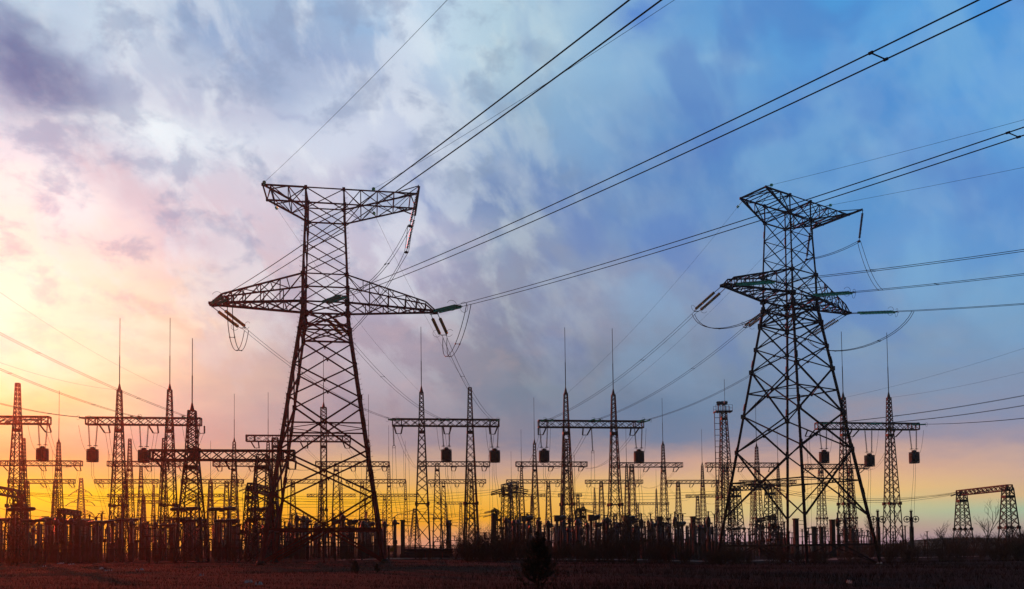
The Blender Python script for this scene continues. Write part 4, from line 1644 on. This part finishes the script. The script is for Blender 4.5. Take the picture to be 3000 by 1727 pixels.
def P_arr():
    """arrester with two grading wheels beside its head"""
    def post(b):
        b.box((0, 0, 1.9), (.38, .38, 4.0))

    def col(b):
        porc(b, V((0, 0, 3.8)), .28, 1.3)
        porc(b, V((0, 0, 5.05)), .19, .85)

    def rings(b):
        def wheel(b, s):
            c = V((s * .62, 0, 4.85))
            b.ring(c, (.2, 1, .1), .4, .055, 16, 6)
            b.ring(c, (.2, 1, .1), .12, .05, 8, 5)
            for a in range(4):
                w_ = a * math.pi / 2
                b.bar(c, c + V((math.cos(w_) * .4, 0, math.sin(w_) * .4)), .05)
            b.bar((0, 0, 4.95), c, .08)
        return many(wheel, (-1, 1))

    def tips(b):
        for s in (-.13, 0, .13):
            b.tube([(s, 0, 5.9), (s, 0, 6.15)], .03, 5)
        b.lathe([(.1, 5.85), (.22, 5.88), (.22, 5.95), (.1, 5.98)], n=8)
    return proto('surge_arrester', (('concrete_post', post, M_CONC), ('porcelain_column', col, M_DARKPORC), ('grading_wheel', rings, M_STEEL), ('terminal', tips, M_STEEL)), 'arrester', 'arresters with grading wheels')


def P_pillar():
    def post(b):
        b.box((0, 0, 2.3), (.52, .52, 4.8))
        b.box((0, 0, 4.72), (.64, .64, .16))
        b.box((0, 0, .25), (.7, .7, .6))

    def top(b):
        return many(lambda b, z: b.bar((.1, 0, z), (1.2, 0, z - .06), .06), (4.55, 4.1))
    return proto('concrete_pillar', (('shaft', post, M_CONC), ('bracket', top, M_STEEL)), 'pillar', 'square concrete pillars')


def P_bush():
    def post(b):
        b.box((0, 0, 1.4), (.28, .28, 3.0))

    def bulb(b):
        porc(b, V((0, 0, 2.85)), .19, 1.2)
        b.lathe([(.17, 3.95), (.28, 4.15), (.31, 4.5), (.27, 4.95), (.16, 5.2), (.1, 5.3)], n=12)
        porc(b, V((0, 0, 5.25)), .13, .55, 4)

    def arm(b):
        b.tube([(0, 0, 5.8), (.4, 0, 5.9), (.8, 0, 5.4), (.95, 0, 4.6)], .03, 5)
        b.lathe([(.05, 5.75), (.12, 5.8), (.12, 5.9), (.05, 5.95)], n=8)
    return proto('bulb_transformer', (('concrete_post', post, M_CONC), ('bulb', bulb, M_DARKPORC), ('lead', arm, M_STEEL)), 'transformer', 'bulb-headed transformers')


def P_rack():
    """low three-pole switch rack"""
    def fr(b):
        for s in (-.8, .8):
            b.bar((s, 0, 0), (s, 0, 2.9), .15)
        b.bar((-1.1, 0, 2.9), (1.1, 0, 2.9), .13)
        b.bar((-1.1, 0, 1.7), (1.1, 0, 1.7), .08)
        b.bar((-.8, 0, .3), (.8, 0, 1.7), .06)

    def ins(b):
        return many(lambda b, s: porc(b, V((s, 0, 2.95)), .1, .85, 5, 7), (-.9, 0, .9))

    def bl(b):
        b.bar((-1.2, 0, 3.84), (1.2, 0, 3.84), .06)
        for s in (-.9, 0, .9):
            b.box((s, 0, 3.8), (.4, .13, .1))
    return proto('switch_rack', (('frame', fr, M_STEEL), ('insulator', ins, M_DARKPORC), ('blade', bl, M_STEEL)), 'switch rack', 'low three-pole switch racks')


KINDS = {'breaker': (P_breaker, 'T-headed twin-column breaker', 5.9), 'ct': (P_ct, 'stout collared instrument transformer', 5.6), 'box': (P_box, 'box-headed transformer on twin posts', 5.5),
         'post': (P_post, 'slim capped post insulator', 4.75), 'disc': (P_disc, 'disconnector with raised blade', 4.5), 'arr': (P_arr, 'wheel-ringed arrester on tall post', 6.1),
         'pillar': (P_pillar, 'square concrete pillar', 4.9), 'bush': (P_bush, 'bulb-headed transformer on post', 5.9), 'rack': (P_rack, 'low three-pole switch rack', 3.85)}
PROTO = {}
PLACED = []
_rad = {'breaker': 1.75, 'ct': .9, 'box': .9, 'post': .45, 'disc': 1.7, 'arr': 1.05, 'pillar': .75, 'bush': .75, 'rack': 1.25}


def place(kind, x, D, rz=None, ytop=None, force=False):
    p = at(x, 1560, D)
    for (q, r) in PLACED:
        if (q - V((p.x, p.y))).length < r + _rad[kind] and not force:
            return None
    PLACED.append((V((p.x, p.y)), _rad[kind]))
    loc = V((p.x, p.y, gz(p.x, p.y) - .05))
    rz = YAWG + random.uniform(-.08, .08) if rz is None else rz
    fn, desc, H = KINDS[kind]
    if kind not in PROTO:
        o = PROTO[kind] = fn()
        o.location = loc
        o.rotation_euler = (0, 0, rz)
    else:
        o = dup(PROTO[kind], loc, rz)
    if ytop:
        s = (at(x, ytop, p.y).z - loc.z) / H
        o.scale = (min(1.15, max(.85, s)), min(1.15, max(.85, s)), s)
    ZN.append((o, (desc, x, D)))
    return o


for x, y, D in ((540, 1489, 112), (650, 1489, 112), (764, 1489, 113), (60, 1490, 111), (556, 1524, 106), (660, 1524, 106), (20, 1520, 118), (300, 1528, 108), (98, 1524, 108)):
    place('breaker', x, D, YAWG, y)
for x, y, D in ((1157, 1519, 117), (165, 1518, 110), (208, 1514, 112), (1312, 1521, 118), (385, 1522, 109), (330, 1524, 112), (870, 1506, 116), (889, 1508, 118),
                (1005, 1505, 116), (1064, 1524, 112), (1104, 1508, 118), (900, 1512, 124), (1606, 1522, 114), (1517, 1520, 116), (1695, 1519, 116), (1780, 1512, 118), (1446, 1500, 122)):
    place('ct', x, D, None, y)
for x, y, D in ((1541, 1511, 119), (1638, 1510, 119), (1738, 1508, 119), (150, 1520, 118), (188, 1522, 120), (985, 1520, 124), (1030, 1522, 120)):
    place('box', x, D, YAWG, y)
for x, y, D in ((2573, 1494, 122), (2602, 1494, 121), (2671, 1494, 122), (2703, 1493, 121), (2476, 1500, 124)):
    place('arr', x, D, YAWG, y)
for x, y, D in ((2439, 1520, 122), (2332, 1517, 122), (1933, 1511, 124), (2031, 1511, 124), (1180, 1521, 113), (1840, 1512, 122), (1316, 1522, 128), (1448, 1503, 114), (228, 1520, 117), (560, 1522, 116), (640, 1522, 116), (1580, 1525, 122)):
    place('pillar', x, D, YAWG, y)
for x, y, D in ((1962, 1500, 124), (1978, 1500, 125), (2060, 1501, 124), (2076, 1499, 125), (1864, 1507, 122), (1880, 1506, 123), (1755, 1506, 120), (1770, 1510, 121), (1550, 1508, 123), (2455, 1503, 130), (1910, 1521, 126)):
    place('bush', x, D, YAWG, y)
# the crowd of posts, racks and breakers behind the fence
fill = [('post', 0, 1130, 40, 1494, 1520, 125, 210), ('disc', 0, 1130, 20, 1505, 1530, 125, 200), ('post', 1480, 2100, 26, 1502, 1530, 125, 210), ('ct', 1480, 2090, 16, 1512, 1540, 112, 170), ('box', 1480, 2000, 6, 1510, 1535, 114, 160), ('post', 1480, 2100, 40, 1535, 1565, 110, 150), ('post', 0, 1130, 120, 1518, 1556, 107, 215), ('rack', 0, 1130, 44, 1535, 1566, 112, 220), ('disc', 0, 1130, 36, 1520, 1548, 108, 180), ('ct', 0, 1130, 16, 1522, 1548, 108, 150),
        ('box', 0, 1130, 6, 1520, 1545, 110, 160), ('breaker', 0, 900, 10, 1515, 1540, 112, 165), ('pillar', 0, 1130, 12, 1532, 1556, 107, 150), ('bush', 0, 1130, 14, 1515, 1545, 110, 160),
        ('post', 1480, 2090, 52, 1528, 1560, 112, 200), ('rack', 1500, 2130, 28, 1538, 1566, 125, 210), ('ct', 1490, 1900, 14, 1522, 1555, 112, 150), ('disc', 1500, 2080, 14, 1530, 1555, 115, 180),
        ('pillar', 1480, 2080, 9, 1535, 1560, 112, 150), ('bush', 1500, 2100, 10, 1525, 1550, 115, 160),
        ('post', 2100, 2560, 30, 1528, 1560, 122, 190), ('rack', 2100, 2560, 20, 1540, 1566, 130, 210), ('pillar', 2100, 2560, 5, 1540, 1562, 122, 160),
        ('post', 1140, 1480, 7, 1545, 1566, 118, 190), ('rack', 1140, 1480, 5, 1560, 1575, 150, 220), ('post', 2560, 2740, 5, 1540, 1560, 125, 160)]
for kind, x0, x1, n, y0, y1, d0, d1 in fill:
    for i in range(n):
        for _ in range(6):
            if place(kind, random.uniform(x0, x1), random.uniform(d0, d1), None, random.uniform(y0, y1)):
                break


# ------------------------------------------------------------------ fence, sign, shed, trough
def fence():
    run = [(-85, 101), (-60, 102), (-35, 103), (-12, 104), (-2.5, 104.5)]
    t = thing('yard_fence', (-40, 103, gz(-40, 103)), 'long low mesh fence with concrete posts along the left yard', 'fence')
    rail, mesh = MB(), MB()
    pts = []
    for (a, b) in zip(run, run[1:]):
        L = math.hypot(b[0] - a[0], b[1] - a[1])
        k = int(L / 3)
        for i in range(k):
            f = i / k
            pts.append((a[0] + (b[0] - a[0]) * f, a[1] + (b[1] - a[1]) * f))
    tops = []
    for i, (x, y) in enumerate(pts):
        g = gz(x, y)
        b = MB()
        b.box((x, y, g + .8), (.2, .2, 1.9))
        b.build('fence_post', M_CONC, t)
        tops.append(V((x, y, g + 1.68)))
    for a, b in zip(tops, tops[1:]):
        off = V((0, -.13, 0))
        rail.bar(a + off, b + off, .07)
        rail.bar(a + off - V((0, 0, 1.35)), b + off - V((0, 0, 1.35)), .05)
        for i in range(1, 24):
            q = a.lerp(b, i / 24) + off
            mesh.bar(q - V((0, 0, 1.35)), q, .016)
        for i in range(1, 9):
            mesh.bar(a + off - V((0, 0, 1.35 * i / 9)), b + off - V((0, 0, 1.35 * i / 9)), .014)
    rail.build('rail', M_STEEL, t)
    mesh.build('mesh_panel', M_STEEL, t)
    # right-hand fence of taller posts with wire
    t = thing('yard_fence', (58, 118, gz(58, 118)), 'open wire fence with thin posts in front of the far-right portal', 'fence')
    tops = []
    for i in range(13):
        x, y = 46 + i * 3.2, 122 - i * .55
        g = gz(x, y)
        b = MB()
        b.box((x, y, g + 1.1), (.16, .16, 2.4))
        b.build('fence_post', M_CONC, t)
        tops.append(V((x, y - .1, g + 2.2)))
    w_ = MB()
    for a, b in zip(tops, tops[1:]):
        for k in range(5):
            w_.bar(a - V((0, 0, .45 * k)), b - V((0, 0, .45 * k)), .04 if k else .07)
    w_.build('wire_strands', M_STEEL, t)


fence()
p = at(1148.5, 1610.5, 104.0)
t = thing('warning_sign', (p.x, p.y, gz(p.x, p.y)), 'small square yellow sign on a short post by the left pylon right leg', 'sign')
b = MB()
b.box(p, (.5, .03, .48))
b.build('plate', M_YELLOW, t)
b = MB()
b.bar((p.x, p.y + .05, gz(p.x, p.y)), (p.x, p.y + .05, p.z + .2), .06)
b.build('post', M_STEEL, t)
p = at(1254, 1612, 108)
g = gz(p.x, p.y)
t = thing('pipe_rack', (p.x, p.y, g), 'long low dark trough with pipes right of the yellow sign', 'pipe rack')
b = MB()
b.box((p.x, p.y + .4, g + .55), (5.6, .9, 1.2), .05)
b.build('trough', M_SHED, t)
for k in range(3):
    b = MB()
    b.tube([(p.x - 3, p.y - .2 - .02 * k, g + .35 + .36 * k), (p.x + 3.2, p.y + .1 - .02 * k, g + .38 + .36 * k)], .13, 8)
    b.build('pipe', M_SHED, t)
for k, dx_ in enumerate((-.3, 1.9)):
    b = MB()
    b.bar((p.x + dx_, p.y - .5, g), (p.x + dx_, p.y - .5, g + .75), .12)
    b.build('marker_post', M_RED, t)
p = at(1417, 1585, 118)
g = gz(p.x, p.y)
t = thing('gate_frame', (p.x, p.y, g), 'small square tube frame before the bare bush', 'frame')
for nm, a, c in (('upright', (-.5, 0), (-.5, 1)), ('upright', (.5, 0), (.5, 1)), ('crossbar', (-.55, 1), (.55, 1)), ('crossbar', (-.5, .72), (.5, .72))):
    b = MB()
    H = p.z + .7 - g
    b.bar((p.x + a[0], p.y, g + a[1] * H), (p.x + c[0], p.y, g + c[1] * H), .1)
    b.build(nm, M_STEEL, t)


# ------------------------------------------------------------------ vegetation
def branchy(seed, h, n0, depth, r0, spread, twig=.6, lean=.35):
    """bare branches as tubes"""
    rg = random.Random(seed)
    b = MB()

    def grow(p, d, L, r, k):
        pts = [p]
        q, dd = p, d.copy()
        for i in range(3):
            dd = (dd + V((rg.uniform(-.22, .22), rg.uniform(-.22, .22), rg.uniform(-.05, .16)))).normalized()
            q = q + dd * L / 3
            pts.append(q)
        b.tube(pts, r, 4 if k > 1 else 5, r * .55, False)
        if k < depth:
            for i in range(rg.randint(2, 4)):
                s = pts[rg.randint(1, 3)]
                nd = (dd + V((rg.uniform(-1, 1), rg.uniform(-1, 1), rg.uniform(-.3, .8))) * spread).normalized()
                grow(s, nd, L * rg.uniform(.5, .8), r * .58, k + 1)
    for i in range(n0):
        d = V((rg.uniform(-lean, lean), rg.uniform(-lean, lean), 1)).normalized()
        grow(V((rg.uniform(-.3, .3) * (n0 > 1), rg.uniform(-.3, .3) * (n0 > 1), 0)), d, h * rg.uniform(.4, .62), r0, 0)
    return b


def shrub_meshes():
    return [branchy(11 + i, 2.6, 12, 4, .028, .8, lean=.7).mesh('branches', M_BRUSH) for i in range(4)]


SH = shrub_meshes()
rg = random.Random(5)
shr = []
for i in range(120):
    x = rg.choice([rg.uniform(1360, 2130), rg.uniform(1360, 2130), rg.uniform(2130, 3020), rg.uniform(2130, 3020), rg.uniform(1320, 1500)])
    shr.append((x, rg.uniform(84, 107), rg.uniform(.5, 1.0)))
for i in range(16):
    shr.append((rg.uniform(0, 1300), rg.uniform(84, 100), rg.uniform(.35, .6)))
for (x, D, s) in shr + [(1500, 98, 1.5), (1760, 92, 1.5), (1850, 90, 1.7), (1960, 96, 1.4), (1420, 110, 1.6), (1350, 110, 1.3)]:
    p = at(x, 1620, D)
    o = bpy.data.objects.new('bare_shrub', SH[rg.randint(0, 3)])
    COL.objects.link(o)
    o.location = (p.x, p.y, gz(p.x, p.y) - .05)
    o.rotation_euler = (0, 0, rg.uniform(0, 6))
    o.scale = (s * 1.25, s * 1.25, s)
    tag(o, None, 'shrub', 'bare shrubs before the yard')
    ZN.append((o, ('bare twiggy shrub', x, D)))
TREES = [(2888, 1500, 150, 'bare round-crowned tree between the far-right portal legs'), (2960, 1535, 160, 'bare tree right of the far-right portal'),
         (2770, 1545, 165, 'small bare tree left of the far-right portal'), (1385, 1530, 128, 'bare bush tree left of the narrow dark portal'),
         (1430, 1545, 128, 'smaller bare bush right beside the narrow dark portal'), (2560, 1520, 150, 'bare tree at the right pylon foot'),
         (2480, 1555, 170, 'thin bare tree behind the concrete pillar')]
for i, (x, y, D, lab) in enumerate(TREES):
    p = at(x, 1600, D)
    g = gz(p.x, p.y)
    h = at(x, y, D).z - g
    t = thing('bare_tree', (p.x, p.y, g), lab, 'tree', 'bare trees in the yard')
    n0 = 5 if x < 1500 else 2
    o = bpy.data.objects.new('crown', branchy(70 + i, h * .95, n0, 4, .03 if n0 == 5 else .1, .7, lean=.45).mesh('crown', M_BARK))
    COL.objects.link(o)
    o.parent = t
    o.location = (0, 0, h * .12)
    b = MB()
    b.tube([(0, 0, -.1), (.03, 0, h * .08), (.0, .02, h * .16)], .16 if n0 == 2 else .09, 7, .11 if n0 == 2 else .06)
    tr = bpy.data.objects.new('trunk', b.mesh('trunk', M_BARK))
    COL.objects.link(tr)
    tr.parent = t


def pine(x, ybase, ytop, label, seed):
    rgp = random.Random(seed)
    z0 = None
    D = 27.0 if ybase > 1700 else 46.0
    p = at(x, ybase, D)
    g = gz(p.x, p.y)
    h = at(x, ytop, D).z - g
    t = thing('pine_sapling', (p.x, p.y, g), label, 'pine sapling', 'young pines in the heath')
    b = MB()
    base = V((p.x, p.y, g))
    b.tube([base - V((0, 0, .1)), base + V((.02, 0, h * .5)), base + V((0, 0, h * .97))], .035, 6, .012)
    b.build('trunk', M_BARK, t)
    c = MB()
    nl = int(6 + h * 4)
    nd = .045 + .06 * h

    def needles(a, e, cnt):
        ax = (e - a).normalized()
        for _ in range(int(cnt * min(1, h / 1.6) ** 2)):
            q = a.lerp(e, rgp.uniform(.15, 1.0))
            d = (ax * .9 + V((rgp.uniform(-1, 1), rgp.uniform(-1, 1), rgp.uniform(-.7, .9)))).normalized() * nd * rgp.uniform(.6, 1.15)
            w_ = d.cross(V((rgp.uniform(-1, 1), rgp.uniform(-1, 1), .3))).normalized() * .006
            n_ = len(c.v)
            c.v += [q - w_, q + w_, q + d]
            c.f.append((n_, n_ + 1, n_ + 2))
    for i in range(nl):
        f = .05 + .8 * i / nl
        L = h * .42 * (1 - f) ** 1.25 + .05 * h
        for k in range(rgp.randint(5, 7)):
            a = rgp.uniform(0, 6.28)
            s = base + V((0, 0, h * f))
            Lk = L * rgp.uniform(.6, 1.05)
            m = s + V((math.cos(a) * Lk * .62, math.sin(a) * Lk * .62, Lk * rgp.uniform(.1, .3)))
            e = s + V((math.cos(a) * Lk, math.sin(a) * Lk, Lk * rgp.uniform(.6, 1.1)))
            c.tube([s, m, e], .011, 4, .005, False)
            needles(s, m, 30)
            needles(m, e, 80)
            for q in range(2):
                e2 = m + V((rgp.uniform(-.4, .4) * Lk, rgp.uniform(-.4, .4) * Lk, rgp.uniform(.15, .5) * Lk))
                c.tube([m, e2], .007, 4, .004, False)
                needles(m, e2, 40)
    needles(base + V((0, 0, h * .7)), base + V((0, 0, h)), 500)
    c.build('crown', M_NEEDLE, t)


pine(1578, 1716, 1560, 'young dark pine in the foreground just right of centre', 1)
pine(1040, 1690, 1640, 'tiny pine near the right foot of the left pylon', 2)
pine(1105, 1694, 1650, 'tiny pine right beside the left pylon right foot', 3)


def grass():
    n = 90000
    v = np.zeros((n * 3, 3))
    ang = RNG.uniform(-.75, .75, n)
    D = 20 + 75 * RNG.random(n) ** 1.3
    X = np.tan(ang) * D
    keep = RNG.random(n)
    for i in range(n):
        x, y = X[i], D[i]
        z = gz(x, y)
        cl_ = .5 + .5 * math.sin(x * .35 + 1.3 * math.sin(y * .27)) * math.sin(y * .31 + x * .07)
        h = (.07 + .2 * cl_ * keep[i] + .1 * RNG.random()) * (.55 + .45 * sm(-8, 8, x))
        w_ = .004 + .00016 * y
        a = RNG.uniform(0, 3.14)
        l1, l2 = RNG.normal(0, .4, 2) * h
        ca, sa = math.cos(a) * w_, math.sin(a) * w_
        v[3 * i] = (x - ca, y - sa, z - .02)
        v[3 * i + 1] = (x + ca, y + sa, z - .02)
        v[3 * i + 2] = (x + l1, y + l2, z + h)
    me = bpy.data.meshes.new('dry_grass')
    me.from_pydata(v.tolist(), [], [(3 * i, 3 * i + 1, 3 * i + 2) for i in range(n)])
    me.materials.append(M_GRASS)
    o = bpy.data.objects.new('dry_grass', me)
    COL.objects.link(o)
    tag(o, 'dry brown heath grass over the foreground', 'grass', kind='stuff')


grass()
GLINTS = [(6, 1631, 16, 'painted glint streak at the very left edge'), (62, 1629, 14, 'short painted glint streak near the left edge'), (92, 1632, 14, 'painted glint streak right of the short left one'),
        (60, 1639, 8, 'tiny painted glint below the left streaks'), (205, 1630, 20, 'widest painted glint streak under the red-lit gantry'), (232, 1633, 9, 'painted glint at the right end of the widest streak'),
        (195, 1638, 7, 'painted glint under the widest streak'), (178, 1654, 12, 'painted glint streak in the left mid foreground'), (207, 1656, 9, 'painted glint beside the mid foreground streak'),
        (131, 1663, 6, 'dim painted glint low on the left'), (295, 1670, 14, 'broken painted glint below the first gantry masts'), (316, 1677, 10, 'lower broken painted glint'),
        (352, 1635, 8, 'lone painted glint below the low gantry'), (410, 1674, 12, 'faint painted glint line left of the left pylon'), (728, 1713, 14, 'painted glint at the bottom near the left pylon'),
        (758, 1720, 16, 'larger painted glint at the bottom edge'), (590, 1692, 7, 'dim painted glint left of the pylon'), (2490, 1716, 10, 'painted glint at the bottom right'),
        (1457, 1628, 7, 'bright painted glint in the middle scrub'), (2577, 1655, 8, 'painted glint by the right pylon near foot')]
for i, (x, y, wpx, lab) in enumerate(GLINTS):  # flecks whose pale colour stands in for glints on the ground
    d = ray(x, y)
    k = 20.0
    for _ in range(60):
        q = V((0, 0, CAMZ)) + d * k
        k += (q.z - gz(q.x, q.y)) / max(.004, -d.z) * .5
    q = V((0, 0, CAMZ)) + d * k
    wd = wpx / FPX * k
    b = MB()
    for j in range(7):
        cx, cy = q.x + RNG.uniform(-.9, .9) * wd * .8, q.y + RNG.normal() * wd * .6
        R = wd * RNG.uniform(.12, .4)
        n_ = len(b.v)
        m_ = 11
        b.v.append(V((cx, cy, gz(cx, cy) + .2)))
        for a in range(m_):
            w_ = a / m_ * 6.283
            rr = R * RNG.uniform(.55, 1.1)
            X_, Y_ = cx + math.cos(w_) * rr, cy + math.sin(w_) * rr * 1.2
            b.v.append(V((X_, Y_, gz(X_, Y_) + .08)))
        for a in range(m_):
            b.f.append((n_, n_ + 1 + a, n_ + 1 + (a + 1) % m_))
    o = b.build('glint_patch', M_GLINT, None, q)
    tag(o, lab, 'snow patch', 'painted glints in the grass')

# ------------------------------------------------------------------ labels that depend on what stands around
ZONES = [(150, 'under the far-left gantry'), (300, 'left of the red-lit gantry'), (450, 'under the red-lit gantry'), (640, 'under the low heavy gantry'), (760, 'just left of the left pylon'),
         (940, 'behind the left pylon left half'), (1140, 'behind the left pylon right half'), (1480, 'between left pylon and mid-right gantry'), (1600, 'left of the mid-right gantry'),
         (1730, 'under left half of mid-right gantry'), (1890, 'under right half of mid-right gantry'), (2090, 'left of the floodlight mast'),
         (2300, 'behind right pylon left half'), (2600, 'behind right pylon right half'), (9999, 'right of the right pylon')]
ORD = ['first', 'second', 'third', 'fourth', 'fifth', 'sixth', 'seventh', 'eighth', 'ninth', 'tenth', 'eleventh', 'twelfth', 'thirteenth', 'fourteenth', 'fifteenth', 'sixteenth',
       'seventeenth', 'eighteenth', 'nineteenth', 'twentieth'] + ['twenty-' + q for q in ('first', 'second', 'third', 'fourth', 'fifth', 'sixth', 'seventh', 'eighth', 'ninth')] + ['thirtieth'] + ['thirty-' + q for q in ('first', 'second', 'third', 'fourth', 'fifth', 'sixth', 'seventh', 'eighth', 'ninth')] + ['fortieth'] + ['forty-' + q for q in ('first', 'second', 'third', 'fourth', 'fifth', 'sixth', 'seventh', 'eighth', 'ninth')]
buck = {}
for o, (d_, x_, D_) in ZN:
    z_ = next(z for lim, z in ZONES if x_ < lim)
    buck.setdefault((d_, z_), []).append((x_, D_, o))
for (d_, z_), lst in buck.items():
    lst.sort(key=lambda e: (e[0], e[1]))
    for i, (x_, D_, o) in enumerate(lst):
        o['label'] = '%s %s' % (d_, z_) if len(lst) == 1 else '%s, %s from left, %s' % (d_, ORD[i], z_)


# ------------------------------------------------------------------ far wood and the air itself
def thicket():
    protos = [branchy(300 + i, 4.2, 5, 3, .09, .8, lean=.5) for i in range(3)]
    b = MB()
    rgt = random.Random(3)
    for i in range(70):
        x = rgt.uniform(2250, 3150)
        p = at(x, 1600, rgt.uniform(190, 260))
        q = protos[i % 3]
        a, sc_ = rgt.uniform(0, 6), rgt.uniform(.5, 1.0) * (.7 + .5 * sm(2500, 2950, x))
        ca, sa = math.cos(a) * sc_ * 1.4, math.sin(a) * sc_ * 1.4
        g, k = gz(p.x, p.y), len(b.v)
        b.v += [V((p.x + v.x * ca - v.y * sa, p.y + v.x * sa + v.y * ca, g + v.z * sc_)) for v in q.v]
        b.f += [tuple(k + i_ for i_ in f) for f in q.f]
    o = b.build('distant_thicket', M_BARK)
    tag(o, 'low dark thicket on the plain at the far right', 'thicket', kind='stuff')


thicket()
HAZE = 0.00026
b = MB()
b.box((0, 420, 18), (3100, 1040, 62))
hm = bpy.data.materials.new('evening_haze')
hm.use_nodes = True
N = Nodes(hm.node_tree)
out = N.n('ShaderNodeOutputMaterial')
pv = N.n('ShaderNodeVolumePrincipled')
pv.inputs['Color'].default_value = (0.9, 0.88, 0.86, 1)
pv.inputs['Density'].default_value = HAZE
pv.inputs['Anisotropy'].default_value = 0.9
N.t.links.new(pv.outputs[0], out.inputs[1])
o = b.build('haze', hm)
tag(o, None, None, kind='stuff')
